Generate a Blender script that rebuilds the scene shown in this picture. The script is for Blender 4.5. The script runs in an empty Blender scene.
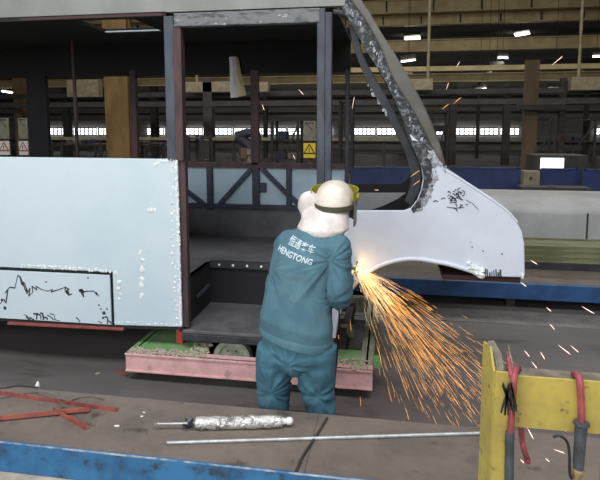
import bpy, bmesh, math, random
from mathutils import Vector, Matrix, noise
from mathutils.bvhtree import BVHTree

rnd = random.Random(7)
scn = bpy.context.scene
COL = scn.collection
R = math.radians

# ------------------------------------------------------------------ camera
H, YAW, PITCH, FPX, CY = 2.05, R(9.5), R(6.0), 540.0, 184.8
FW = Vector((-math.sin(YAW) * math.cos(PITCH), math.cos(YAW) * math.cos(PITCH), -math.sin(PITCH)))
RT = Vector((math.cos(YAW), math.sin(YAW), 0))
UPV = RT.cross(FW)
EYE = Vector((0, 0, H))
cd = bpy.data.cameras.new('camera')
cd.sensor_width = 36
cd.lens = FPX / 600 * 36
cd.shift_y = (CY - 240) / 600
cam = bpy.data.objects.new('camera', cd)
COL.objects.link(cam)
m = Matrix((RT, UPV, -FW)).transposed().to_4x4()
m.translation = EYE
cam.matrix_world = m
scn.camera = cam


def ray(px, py):
    return FW + RT * ((px - 300) / FPX) + UPV * ((CY - py) / FPX)


def U(px, py, Y):
    """point seen at (px, py) on the upright plane y = Y"""
    d = ray(px, py)
    return EYE + d * (Y / d.y)


def V(px, py, Z):
    """point seen at (px, py) on the level plane z = Z"""
    d = ray(px, py)
    return EYE + d * ((Z - H) / d.z)


# ------------------------------------------------------------------ materials
MATS = {}


def mat(name, c, rough=0.6, metal=0.0, c2=None, scale=6.0, lo=0.4, hi=0.6, bump=0.0, bscale=40.0, emit=None, es=1.0,
        stretch=None, c3=None, scale3=18.0, lo3=0.58, hi3=0.66, detail=6, coat=0.0):
    mt = bpy.data.materials.new(name)
    mt.use_nodes = True
    nt = mt.node_tree
    b = nt.nodes['Principled BSDF']
    b.inputs['Roughness'].default_value = rough
    b.inputs['Metallic'].default_value = metal
    if coat:
        b.inputs['Coat Weight'].default_value = coat
    c = tuple(c) + (1,)
    b.inputs['Base Color'].default_value = c
    tc = nt.nodes.new('ShaderNodeTexCoord')
    mp = nt.nodes.new('ShaderNodeMapping')
    nt.links.new(tc.outputs['Object'], mp.inputs['Vector'])
    if stretch:
        mp.inputs['Scale'].default_value = stretch
    out = None
    for (cc, sc, l, h) in ((c2, scale, lo, hi), (c3, scale3, lo3, hi3)):
        if cc is None:
            continue
        n = nt.nodes.new('ShaderNodeTexNoise')
        n.inputs['Scale'].default_value = sc
        n.inputs['Detail'].default_value = detail
        n.inputs['Roughness'].default_value = 0.65
        nt.links.new(mp.outputs[0], n.inputs['Vector'])
        r = nt.nodes.new('ShaderNodeMapRange')
        r.inputs['From Min'].default_value = l
        r.inputs['From Max'].default_value = h
        nt.links.new(n.outputs['Fac'], r.inputs['Value'])
        mx = nt.nodes.new('ShaderNodeMix')
        mx.data_type = 'RGBA'
        nt.links.new(r.outputs[0], mx.inputs[0])
        if out is None:
            mx.inputs[6].default_value = c
        else:
            nt.links.new(out, mx.inputs[6])
        mx.inputs[7].default_value = tuple(cc) + (1,)
        out = mx.outputs[2]
    if out is not None:
        nt.links.new(out, b.inputs['Base Color'])
    if bump:
        n = nt.nodes.new('ShaderNodeTexNoise')
        n.inputs['Scale'].default_value = bscale
        n.inputs['Detail'].default_value = 4
        nt.links.new(mp.outputs[0], n.inputs['Vector'])
        bp = nt.nodes.new('ShaderNodeBump')
        bp.inputs['Strength'].default_value = bump
        bp.inputs['Distance'].default_value = 0.02
        nt.links.new(n.outputs['Fac'], bp.inputs['Height'])
        nt.links.new(bp.outputs[0], b.inputs['Normal'])
    if emit:
        b.inputs['Emission Color'].default_value = tuple(emit) + (1,)
        b.inputs['Emission Strength'].default_value = es
    MATS[name] = mt
    return mt


def s(r, g, b):
    """sRGB 0-255 to linear"""
    f = lambda v: (v / 255 / 12.92) if v / 255 <= 0.04045 else ((v / 255 + 0.055) / 1.055) ** 2.4
    return (f(r), f(g), f(b))


# ------------------------------------------------------------------ mesh builder
ORIGIN = {}


class MB:
    def __init__(self):
        self.v, self.f, self.sm = [], [], []

    def add(self, vs, fs, smooth=False):
        o = len(self.v)
        self.v += [Vector(p) for p in vs]
        for q in fs:
            self.f.append([i + o for i in q])
            self.sm.append(smooth)
        return self

    def box(self, c, sz, rot=None):
        hx, hy, hz = sz[0] / 2, sz[1] / 2, sz[2] / 2
        vs = [Vector((x, y, z)) for x in (-hx, hx) for y in (-hy, hy) for z in (-hz, hz)]
        if rot is not None:
            vs = [rot @ p for p in vs]
        c = Vector(c)
        return self.add([p + c for p in vs],
                        [(0, 1, 3, 2), (4, 6, 7, 5), (0, 4, 5, 1), (2, 3, 7, 6), (0, 2, 6, 4), (1, 5, 7, 3)])

    def span(self, a, b):
        """box between two opposite corners"""
        a, b = Vector(a), Vector(b)
        return self.box((a + b) / 2, [abs(x) for x in (b - a)])

    def bar(self, p, q, w, h, up=(0, 0, 1)):
        """bar from p to q; h along up, w across"""
        p, q = Vector(p), Vector(q)
        d = (q - p).normalized()
        up = Vector(up)
        sd = d.cross(up)
        if sd.length < 1e-4:
            sd = d.cross(Vector((1, 0, 0)))
        sd.normalize()
        u = sd.cross(d).normalized()
        vs = []
        for e in (p, q):
            for (a, b) in ((-1, -1), (1, -1), (1, 1), (-1, 1)):
                vs.append(e + sd * (a * w / 2) + u * (b * h / 2))
        return self.add(vs, [(3, 2, 1, 0), (4, 5, 6, 7), (0, 1, 5, 4), (1, 2, 6, 5), (2, 3, 7, 6), (3, 0, 4, 7)])

    def tube(self, pts, r, n=10, smooth=True):
        pts = [Vector(p) for p in pts]
        k = len(pts)
        rs = r if isinstance(r, (list, tuple)) else [r] * k
        vs = []
        prev = None
        for i in range(k):
            t = (pts[min(i + 1, k - 1)] - pts[max(i - 1, 0)]).normalized()
            if prev is None:
                a = t.orthogonal().normalized()
            else:
                a = (prev - t * prev.dot(t)).normalized()
            prev = a
            b = t.cross(a)
            for j in range(n):
                th = 2 * math.pi * j / n
                vs.append(pts[i] + (a * math.cos(th) + b * math.sin(th)) * rs[i])
        fs = []
        for i in range(k - 1):
            for j in range(n):
                fs.append((i * n + j, i * n + (j + 1) % n, (i + 1) * n + (j + 1) % n, (i + 1) * n + j))
        fs.append(tuple(reversed(range(n))))
        fs.append(tuple(range((k - 1) * n, k * n)))
        return self.add(vs, fs, smooth)

    def loft(self, rings, n=28, smooth=True):
        """rings: (centre, u, v, a, b[, exponent])"""
        vs = []
        for rg in rings:
            c, u, v, a, b = rg[:5]
            e = rg[5] if len(rg) > 5 else 2.0
            for j in range(n):
                th = 2 * math.pi * j / n
                cx, sy = math.cos(th), math.sin(th)
                cx = math.copysign(abs(cx) ** (2 / e), cx)
                sy = math.copysign(abs(sy) ** (2 / e), sy)
                vs.append(Vector(c) + Vector(u) * (a * cx) + Vector(v) * (b * sy))
        k = len(rings)
        fs = []
        for i in range(k - 1):
            for j in range(n):
                fs.append((i * n + j, i * n + (j + 1) % n, (i + 1) * n + (j + 1) % n, (i + 1) * n + j))
        fs.append(tuple(reversed(range(n))))
        fs.append(tuple(range((k - 1) * n, k * n)))
        return self.add(vs, fs, smooth)

    def extrude(self, pts, vec, smooth=False):
        pts = [Vector(p) for p in pts]
        vec = Vector(vec)
        n = len(pts)
        vs = pts + [p + vec for p in pts]
        fs = [tuple(range(n)), tuple(reversed(range(n, 2 * n)))]
        fs += [(i, i + n, (i + 1) % n + n, (i + 1) % n) for i in range(n)]
        return self.add(vs, fs, smooth)

    def blob(self, c, r, seed=0, rough=0.25, nu=10, nv=7, rot=None):
        c = Vector(c)
        r = Vector(r) if not isinstance(r, (int, float)) else Vector((r, r, r))
        vs = []
        for i in range(nv + 1):
            ph = math.pi * i / nv
            for j in range(nu):
                th = 2 * math.pi * j / nu
                d = Vector((math.sin(ph) * math.cos(th), math.sin(ph) * math.sin(th), math.cos(ph)))
                k = 1 + rough * noise.noise(d * 1.7 + Vector((seed * 3.1, seed * 1.7, seed * 0.9))) if rough else 1
                p = Vector((d.x * r.x * k, d.y * r.y * k, d.z * r.z * k))
                if rot is not None:
                    p = rot @ p
                vs.append(c + p)
        fs = []
        for i in range(nv):
            for j in range(nu):
                fs.append((i * nu + j, (i + 1) * nu + j, (i + 1) * nu + (j + 1) % nu, i * nu + (j + 1) % nu))
        return self.add(vs, fs, True)

    def lathe(self, o, ax, prof, n=24, smooth=True):
        o, ax = Vector(o), Vector(ax).normalized()
        a = ax.orthogonal().normalized()
        b = ax.cross(a)
        return self.loft([(o + ax * t, a, b, max(r, 1e-4), max(r, 1e-4)) for (t, r) in prof], n, smooth)

    def mesh(self, name, origin=(0, 0, 0), weld=False):
        me = bpy.data.meshes.new(name)
        o = Vector(origin)
        me.from_pydata([tuple(p - o) for p in self.v], [], self.f)
        bm = bmesh.new()
        bm.from_mesh(me)
        bmesh.ops.remove_doubles(bm, verts=bm.verts, dist=1e-6)
        bmesh.ops.recalc_face_normals(bm, faces=bm.faces)
        bm.to_mesh(me)
        bm.free()
        return me

    def build(self, name, mt, parent=None, bevel=0, seg=2, smooth=None, sharp=35):
        if parent is not None:
            o = ORIGIN[parent.name]
        else:
            mn = [min(p[i] for p in self.v) for i in range(3)]
            mx = [max(p[i] for p in self.v) for i in range(3)]
            o = Vector(((mn[0] + mx[0]) / 2, (mn[1] + mx[1]) / 2, mn[2]))
        me = self.mesh(name, o)
        anys = any(self.sm) if smooth is None else smooth
        if anys:
            for p in me.polygons:
                p.use_smooth = True
            me.set_sharp_from_angle(angle=R(sharp))
        me.materials.append(mt)
        ob = bpy.data.objects.new(name, me)
        COL.objects.link(ob)
        if parent is not None:
            ob.parent = parent
        else:
            ob.location = o
        ORIGIN[ob.name] = Vector(o)
        if bevel:
            bv = ob.modifiers.new('bevel', 'BEVEL')
            bv.width = bevel
            bv.segments = seg
            bv.limit_method = 'ANGLE'
            bv.angle_limit = R(40)
        return ob


def tag(o, label=None, cat=None, group=None, kind=None):
    for k, v in (('label', label), ('category', cat), ('group', group), ('kind', kind)):
        if v:
            o[k] = v
    return o


def empty(name, loc, label, cat, group=None):
    e = bpy.data.objects.new(name, None)
    e.empty_display_size = 0.1
    COL.objects.link(e)
    e.location = loc
    ORIGIN[e.name] = Vector(loc)
    return tag(e, label, cat, group)


def copy_tree(o, loc=None, parent=None):
    c = o.copy()
    COL.objects.link(c)
    if parent is not None:
        c.parent = parent
    if loc is not None:
        c.location = loc
    for ch in list(o.children):
        copy_tree(ch, None, c)
    return c


def smooth_path(pts, k=6):
    """Catmull-Rom through the points"""
    pts = [Vector(p) for p in pts]
    out = []
    n = len(pts)
    for i in range(n - 1):
        p0, p1, p2, p3 = pts[max(i - 1, 0)], pts[i], pts[i + 1], pts[min(i + 2, n - 1)]
        for j in range(k):
            t = j / k
            out.append(0.5 * ((2 * p1) + (p2 - p0) * t + (2 * p0 - 5 * p1 + 4 * p2 - p3) * t * t + (3 * p1 - p0 - 3 * p2 + p3) * t ** 3))
    out.append(pts[-1])
    return out


# ------------------------------------------------------------------ palette
M_ = mat
m_panel = M_('panel_primer', s(200, 214, 222), 0.42, c2=s(190, 206, 216), scale=1.6, lo=.4, hi=.7)
m_filler = M_('body_filler', s(236, 240, 240), 0.5, c2=s(205, 212, 214), scale=30)
m_gap = M_('dark_gap', s(30, 34, 36), 0.7)
m_mark = M_('marker_black', s(52, 58, 62), 0.7)
m_fender = M_('fender_primer', s(204, 210, 222), 0.38, c2=s(190, 197, 210), scale=2.2, lo=.4, hi=.7)
m_ragged = M_('chipped_edge', s(40, 43, 47), 0.65, c2=s(112, 118, 124), scale=26, lo=.5, hi=.62, bump=.4, bscale=60)
m_pillarskin = M_('pillar_brown_grey', s(96, 92, 86), 0.5, c2=s(80, 77, 72), scale=5)
m_steel = M_('blue_grey_steel', s(70, 76, 88), 0.6, 0, c2=s(50, 54, 64), scale=9, stretch=(1, 1, .3))
m_rust = M_('red_primer_steel', s(84, 58, 58), 0.75, c2=s(54, 46, 50), scale=10, stretch=(1, 1, .3))
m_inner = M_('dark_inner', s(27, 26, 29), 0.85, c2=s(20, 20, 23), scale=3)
m_blk = M_('black_frame', s(36, 38, 44), 0.6, c2=s(52, 54, 60), scale=8)
m_navy = M_('navy_frame', s(44, 52, 74), 0.55, c2=s(34, 38, 52), scale=6)
m_inskin = M_('inner_skin', s(170, 192, 206), 0.5, c2=s(156, 178, 194), scale=3)
m_greyfl = M_('grey_floor_sheet', s(96, 95, 97), 0.6, c2=s(78, 78, 80), scale=4)
m_roof = M_('roof_grey', s(128, 130, 124), 0.5, c2=s(114, 117, 112), scale=2)
m_header = M_('header_grey', s(104, 106, 110), 0.55, c2=s(196, 196, 196), scale=7, lo=.62, hi=.66, stretch=(1, 1, 3), c3=s(62, 64, 68), scale3=9, lo3=.5, hi3=.6)
m_pink = M_('faded_pink_paint', s(224, 180, 178), 0.6, c2=s(206, 158, 158), scale=7, c3=s(176, 150, 144), scale3=12)
m_green = M_('green_paint', s(100, 154, 92), 0.7, c2=s(136, 142, 118), scale=9, lo=.45, hi=.6)
m_greygreen = M_('dusty_green', s(156, 162, 140), 0.7, c2=s(122, 128, 112), scale=8)
m_debris = M_('grinding_dust', s(178, 170, 150), 0.9, c2=s(130, 126, 108), scale=60)
m_redp = M_('red_post_paint', s(186, 66, 50), 0.6, c2=s(150, 52, 44), scale=12)
m_deck = M_('deck_plate', s(118, 107, 98), 0.65, 0, c2=s(98, 89, 82), scale=3.2, lo=.4, hi=.65, c3=s(66, 58, 54), scale3=7, lo3=.6, hi3=.72, bump=.15)
m_blue = M_('blue_paint', s(48, 110, 156), 0.55, c2=s(36, 86, 128), scale=6, c3=s(44, 60, 74), scale3=12, lo3=.55, hi3=.66)
m_blue2 = M_('blue_paint_far', s(44, 84, 132), 0.5, c2=s(36, 68, 110), scale=5, c3=s(58, 60, 64), scale3=9, lo3=.62, hi3=.7)
m_floor = M_('shop_floor', s(104, 98, 97), 0.55, c2=s(86, 82, 82), scale=.9, lo=.38, hi=.62, c3=s(54, 50, 48), scale3=2.2, lo3=.58, hi3=.72, stretch=(.5, 1.6, 1), bump=.06)
m_walk = M_('concrete_walk', s(176, 168, 154), 0.8, c2=s(150, 142, 128), scale=5)
m_wallg = M_('cladding_grey', s(150, 148, 142), 0.75, c2=s(126, 124, 118), scale=.6, stretch=(.3, .3, 6))
m_ceil = M_('roof_deck_dark', s(66, 62, 58), 0.85)
m_yelcol = M_('ochre_column', s(142, 112, 64), 0.65, c2=s(116, 90, 50), scale=3, stretch=(1, 1, .3))
m_tan = M_('tan_girder', s(206, 186, 138), 0.6, c2=s(182, 162, 120), scale=1.2)
m_dkst = M_('dark_steel', s(62, 58, 56), 0.7, c2=s(48, 45, 44), scale=3)
m_pipe = M_('pipe_grey', s(120, 116, 108), 0.6)
m_cream = M_('cream_box', s(146, 136, 110), 0.6, c2=s(122, 112, 92), scale=4)
m_glow = M_('daylight_glass', (1, 1, 1), 0.3, emit=(.93, .97, 1), es=2.6)
m_lamp = M_('lamp_glow', (1, 1, 1), 0.3, emit=(1, .98, .9), es=6)
m_lamph = M_('lamp_housing', s(110, 108, 100), 0.5)
m_board = M_('sign_board', s(134, 130, 108), 0.6, c2=s(112, 108, 90), scale=6)
m_signy = M_('sign_yellow', s(226, 196, 40), 0.5)
m_signw = M_('sign_white', s(206, 206, 200), 0.5)
m_signk = M_('sign_black', s(26, 26, 26), 0.5)
m_signr = M_('sign_red', s(170, 60, 44), 0.5)
m_boardblue = M_('screen_blue', s(42, 60, 108), 0.6, c2=s(34, 48, 88), scale=3)
m_white2 = M_('pale_sheet', s(176, 178, 178), 0.5, c2=s(160, 160, 160), scale=1.5)
m_olive = M_('olive_profile', s(126, 126, 92), 0.65, c2=s(92, 92, 68), scale=6, stretch=(.3, 1, 4))
m_yellow = M_('stand_yellow', s(178, 160, 76), 0.6, c2=s(160, 142, 72), scale=9, c3=s(96, 82, 52), scale3=22, lo3=.58, hi3=.68)
m_baresteel = M_('bare_steel', s(136, 128, 114), 0.5, .4, c2=s(98, 90, 80), scale=12)
m_hose = M_('red_hose', s(164, 76, 84), 0.6, c2=s(130, 60, 66), scale=14)
m_sleeve = M_('grey_sleeve', s(70, 76, 84), 0.6, c2=s(52, 56, 62), scale=20)
m_tape = M_('black_tape', s(28, 28, 32), 0.45)
m_brass = M_('dull_brass', s(160, 140, 106), 0.4, .7)
m_orange = M_('orange_primer_bar', s(162, 90, 72), 0.65, c2=s(134, 70, 58), scale=12)
m_redbar = M_('red_primer_bar', s(150, 80, 72), 0.65, c2=s(122, 62, 58), scale=12)
m_chrome = M_('silver_wrap', s(206, 204, 200), 0.35, .45, c2=s(120, 116, 112), scale=26, lo=.5, hi=.62, bump=.8, bscale=46)
m_rodm = M_('zinc_rod', s(188, 192, 194), 0.35, .4, c2=s(160, 160, 160), scale=12)
m_cable = M_('black_cable', s(38, 36, 36), 0.6)
m_plug = M_('white_plug', s(226, 226, 220), 0.5)
m_jacket = M_('work_jacket', s(80, 117, 131), 0.9, c2=s(68, 102, 117), scale=5, c3=s(92, 116, 121), scale3=3, lo3=.55, hi3=.7, bump=.12, bscale=160)
m_trouser = M_('work_trousers', s(74, 119, 136), 0.9, c2=s(62, 104, 122), scale=5, c3=s(76, 104, 112), scale3=4, lo3=.58, hi3=.7, bump=.12, bscale=160)
m_hood = M_('white_cotton', s(222, 216, 212), 0.9, c2=s(198, 190, 186), scale=8)
m_cap = M_('cap_shell', s(226, 218, 206), 0.6, c2=s(204, 194, 180), scale=6)
m_band = M_('olive_band', s(78, 74, 58), 0.7)
m_visor = M_('visor_yellow', s(158, 150, 48), 0.6)
m_shield = M_('dark_shield', s(92, 84, 82), 0.35)
m_skin = M_('skin', s(190, 140, 112), 0.6)
m_shoe = M_('black_shoe', s(30, 30, 32), 0.6)
m_print = M_('white_print', s(196, 212, 218), 0.7)
m_grinder = M_('grinder_green', s(40, 90, 84), 0.45)
m_disc = M_('abrasive_disc', s(70, 60, 54), 0.8)
m_spark = M_('spark', (1, .5, .15), 0.5, emit=(1.0, .43, .075), es=1.15)
m_spark2 = M_('spark_hot', (1, .8, .5), 0.5, emit=(1.0, .66, .30), es=2.0)
m_spark3 = M_('spark_pale', (1, .7, .6), 0.5, emit=(1.0, .66, .52), es=1.2)
m_sheet1 = M_('white_sheet', s(214, 214, 216), 0.7)
m_sheet2 = M_('cream_sheet', s(198, 186, 150), 0.7)
m_strip = M_('grey_strip', s(122, 118, 116), 0.6, c2=s(104, 100, 98), scale=4)
m_worn = M_('worn_edge', s(170, 172, 172), 0.5, c2=s(60, 108, 150), scale=9)
m_dim = M_('dim_red', s(64, 38, 38), .7)
m_dash = M_('dash_grey', s(128, 128, 130), .6, c2=s(112, 112, 114), scale=3)
m_fleck = M_('weld_fleck', s(176, 180, 184), .5, c2=s(120, 124, 130), scale=30)
m_wire = M_('dusty_wire', s(96, 88, 80), .7)
m_yelcol2 = M_('dull_ochre_column', s(112, 92, 64), .7, c2=s(92, 76, 54), scale=3, stretch=(1, 1, .3))
m_brown = M_('brown_cover', s(112, 80, 60), .6)
# ================================================================== SETTING
F, G = 4.08, 6.08                      # near and far side planes of the bus body
def struct(mb, name, mt, **k):
    return tag(mb.build(name, mt, **k), kind='structure')

LX, RX, BY, FY, CZ = -40, 30, 45, -9, 10.2
DZ = 0.474                             # deck height of the low platform
DY0, DY1 = V(165, 460.5, DZ).y, V(290, 411, DZ).y   # platform near / far edge
WZ = U(0, 471.5, DY0).z                # raised walkway the camera stands on
struct(MB().span((LX, DY0 + .03, -.2), (RX, BY, 0)), 'floor', m_floor)
struct(MB().span((LX, FY, -.2), (RX, DY0 + .03, WZ)), 'floor_walkway', m_walk)
sa, sb = V(520, 325, 0), V(520, 312, 0)
struct(MB().span((-1.5, sa.y, 0), (8, sb.y, .006)), 'floor_strip', m_strip)
struct(MB().span((LX, FY, CZ), (RX, BY, CZ + .2)), 'ceiling', m_ceil)
struct(MB().span((LX, BY, -.2), (RX, BY + .2, CZ)), 'wall_back', m_wallg)
struct(MB().span((LX - .2, FY, -.2), (LX, BY, CZ)), 'wall_left', m_wallg)
struct(MB().span((RX, FY, -.2), (RX + .2, BY, CZ)), 'wall_right', m_wallg)
struct(MB().span((LX, FY - .2, -.2), (RX, FY, CZ)), 'wall_front', m_wallg)
# cladding rails along the back wall
for k, py in enumerate((98, 105, 113, 119, 142, 149, 154)):
    p = U(300, py, BY - .3)
    struct(MB().span((LX, BY - .3, p.z - .07), (RX, BY, p.z + .07)), 'trim_%d' % (k + 1), m_pipe if k % 2 else m_dkst)
# strip of low windows in the back wall
wins = [(38, 74), (77, 97), (99, 113), (147, 164), (186, 203), (206, 232), (234, 255), (258, 286), (288, 303),
        (318, 332), (350, 375), (377, 396), (436, 452), (455, 478), (480, 498), (500, 519), (596, 640)]
for k, (x0, x1) in enumerate(wins):
    a, b = U(x0, 128, BY - .12), U(x1, 134.8, BY - .12)
    w = MB()
    w.span((a.x, BY - .16, b.z), (b.x, BY, a.z))
    wo = struct(w, 'window_%d' % (k + 1), m_glow)
    fr = MB()
    n = max(2, int((x1 - x0) / 4))
    for i in range(n + 1):
        x = a.x + (b.x - a.x) * i / n
        fr.span((x - .035, BY - .22, b.z), (x + .035, BY - .16, a.z))
    zc = (a.z + b.z) / 2
    fr.span((a.x, BY - .22, zc - .025), (b.x, BY - .16, zc + .025))
    fr.span((a.x, BY - .22, a.z - .03), (b.x, BY - .16, a.z + .06))
    fr.span((a.x, BY - .22, b.z - .06), (b.x, BY - .16, b.z + .03))
    fr.build('window_frame', m_dkst, wo)

# hall columns
def column(px0, px1, Y, mt, name='column', label=None, top=None, dep=.9):
    a, b = U(px0, 110, Y), U(px1, 110, Y)
    w = abs(b.x - a.x)
    mb = MB()
    x = (a.x + b.x) / 2
    CT = U(px0, top, Y).z if top else CZ
    mb.span((x - w / 2, Y, 0), (x + w / 2, Y + .04, CT))
    mb.span((x - w / 2, Y + w * dep, 0), (x + w / 2, Y + w * dep + .04, CT))
    mb.span((x - w * .09, Y + .04, 0), (x + w * .09, Y + w * dep, CT))
    mb.span((x - w * .42, Y + .04, 0), (x - w * .36, Y + w * dep, CT))
    o = struct(mb, name, mt)
    return tag(o, label)
column(105, 128, 12.5, m_yelcol, dep=.3, label='thick ochre steel column seen through the bus window opening')
column(14, 22, 28, m_yelcol2, label='thin ochre column far behind the bus')
column(524, 538, 18, m_yelcol2, dep=.3, top=60, label='ochre steel column behind the blue screens')
for (x0, x1, Y) in ((450, 457, 31.5), (504, 511, 31.5), (203, 212, 26), (344, 349, 31.5), (263, 267, 36.5), (150, 156, 35.2), (560, 566, 28),
                    (477, 480, 38.5), (62, 68, 31.5), (585, 589, 35.2)):
    column(x0, x1, Y, m_dkst, top=78)

# ------------------------------------------------------------------ crane girders and roof steel
def girder(py0, py1, Y, mt, label, x0=LX + .5, x1=RX - .5, stiff=0, name='crane_girder'):
    z1, z0 = U(300, py0, Y).z, U(300, py1, Y).z
    e = empty(name, (0, Y, z0), label, 'girder')
    MB().span((x0, Y, z0 + .06), (x1, Y + .12, z1 - .06)).build('web', mt, e)
    MB().span((x0, Y - .16, z1 - .06), (x1, Y + .3, z1)).build('upper_flange', mt, e)
    MB().span((x0, Y - .16, z0), (x1, Y + .3, z0 + .06)).build('lower_flange', mt, e)
    if stiff:
        x = -16
        while x < 14:
            MB().span((x, Y - .12, z0 + .06), (x + .08, Y, z1 - .06)).build('stiffener', m_dkst, e)
            x += stiff
    return e
girder(4, 17, 32, m_tan, 'upper tan crane girder just below the dark roof', stiff=2.6)
girder(19, 29, 33, m_tan, 'second tan girder down, under the upper girder with stiffeners', stiff=2.2)
girder(43, 54.5, 34, m_tan, 'plain bright tan crane girder above the hanging boxes')
girder(76, 84, 30, m_tan, 'low tan girder running behind the bus windows')
for k, (py, Y, lab) in enumerate(((38, 36, 'dark roof tie beam between the two bright tan girders'),
                                  (66, 38, 'dark beam under the plain tan girder'),
                                  (71, 29, 'thin brown pipe rail above the low tan girder'),
                                  (93, 27, 'dark pipe run under the low tan girder'),
                                  (103, 25, 'dark cable tray behind the bus windows'))):
    z = U(300, py, Y).z
    e = tag(MB().span((LX + .5, Y, z - .12), (RX - .5, Y + .25, z + .12)).build('tie_beam', m_dkst if k != 2 else m_tan), lab, 'beam')
z = U(100, 138.5, 22).z
e = empty('guard_rail', (-12, 22, 0), 'long pale guard rail below the bright window strip', 'railing')
MB().span((-15, 22, z - .06), (2, 22.08, z + .06)).build('top_rail', m_cream, e)
for k in range(9):
    MB().span((-15 + k * 2.1, 22.02, 0), (-14.92 + k * 2.1, 22.08, z)).build('post', m_dkst, e)

p, q = U(519, 104, 17.6), U(566, 110, 17.6)
e = tag(MB().span((p.x, 17.6, q.z), (q.x, 17.95, p.z)).build('jib_beam', m_dkst, bevel=.02), 'dark short jib beam fixed across the ochre column behind the blue screens', 'beam')
p, q = U(556, 130, 17.8), U(536, 152, 17.8)
tag(MB().bar(p, q, .06, .06).build('jib_strut', m_dkst), 'dark slanting strut beside the ochre column', 'strut')
# roof lamps
lamps = [((412, 35), 15, 'blocky twin roof lamp right of the sloping windscreen pillar'),
         ((408, 58.5), 14, 'flat roof lamp just under the lamp beside the sloping pillar'),
         ((409, 75), 6, 'small roof lamp touching the edge of the sloping pillar'),
         ((521, 31), 13, 'slanting roof lamp high between the tan girders'),
         ((503, 56), 9, 'roof lamp under the plain tan girder, upper of a close pair'),
         ((497, 65), 12, 'roof lamp under the plain tan girder, lower of a close pair'),
         ((480, 87.5), 11, 'dim roof lamp just below the low tan girder'),
         ((555, 87), 13, 'roof lamp beside the cream hanging box near the ochre column'),
         ((578, 73), 9, 'small twin roof lamp near the hanging rod by the frame edge'),
         ((597, 55), 7, 'roof lamp cut by the picture edge'),
         ((489, 74), 5, 'tiny roof lamp on the brown pipe rail'),
         ((200, 91), 10, 'roof lamp seen through the door opening near its tall post'),
         ((272, 92), 7, 'roof lamp seen through the door opening beside the red post'),
         ((8, 90), 13, 'roof lamp seen through the rear bus window'),
         ((134, 92), 6, 'roof lamp beside the thick ochre column')]
for (p, w, lab) in lamps:
    Y = 31.0 if p[1] > 50 else 35.0
    c = U(p[0], p[1], Y)
    sc = w / FPX * Y
    e = empty('roof_lamp', c, lab, 'lamp', 'roof lamps of the hall')
    rot = Matrix.Rotation(R(rnd.uniform(-10, 12)), 3, 'Y') @ Matrix.Rotation(R(35), 3, 'X')
    MB().box(c + Vector((0, .06, .06)), (sc * 1.05, sc * .5, .12), rot).build('housing', m_lamph, e)
    hh = sc * (.95 if p[1] < 50 else .42)
    for q in (-1, 1):
        MB().box(c + rot @ Vector((q * sc * .255, -sc * .02, -.06)), (sc * .46, hh, .06), rot).build('lamp_tube', m_lamp, e)
    MB().tube([c + Vector((0, .06, .1)), (c.x, c.y + .06, CZ)], .012, 6).build('drop_rod', m_dkst, e)

# cream boxes hanging on rods
for (x0, x1, y0, y1, lab) in ((405, 433, 79, 90, 'cream box hanging on a rod right of the sloping pillar'),
                              (572, 612, 77, 90, 'cream box hanging on a rod at the frame edge'),
                              (185, 238, 82, 92, 'long cream box hanging behind the door opening'),
                              (252, 268, 82, 92, 'short cream box hanging beside the red door-side post'),
                              (66, 98, 80, 97, 'wide cream box seen through the rear bus window')):
    Y = 26
    a, b = U(x0, y0, Y), U(x1, y1, Y)
    e = empty('hanging_box', ((a.x + b.x) / 2, Y, b.z), lab, 'box', 'cream boxes hung from the girders')
    MB().span((a.x, Y, b.z), (b.x, Y + .5, a.z)).build('casing', m_cream, e, bevel=.03)
    xr = a.x + (b.x - a.x) * (.82 if x0 in (405,) else .2)
    MB().tube([(xr, Y + .2, a.z), (xr, Y + .2, CZ)], .07, 8).build('drop_rod', m_cream, e)

# shop machines and racks standing far behind the bus (dark clutter)
def rack(px0, px1, ptop, Y, lab, seed, shelves=3):
    rr = random.Random(seed)
    a, b = U(px0, ptop, Y), U(px1, ptop, Y)
    x0, x1, z1 = a.x, b.x, a.z
    e = empty('storage_rack', ((x0 + x1) / 2, Y, 0), lab, 'rack')
    for x in (x0, x1):
        for y in (Y, Y + .7):
            MB().span((x - .04, y - .04, 0), (x + .04, y + .04, z1)).build('upright', m_dkst, e)
    for k in range(shelves):
        zz = z1 * (k + 1) / shelves - .05
        MB().span((x0, Y - .04, zz - .04), (x1, Y + .74, zz)).build('shelf', m_dkst, e)
    MB().bar((x0, Y - .03, .2), (x1, Y - .03, z1 - .2), .03, .05).build('brace', m_dkst, e)
    return e, x0, x1, z1
BOXC = [m_dkst, m_baresteel, m_cream, m_rust, m_navy, m_olive]
nb = 0
bx_lab = ['grey', 'brown steel', 'cream', 'red-brown', 'navy', 'olive']
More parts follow.
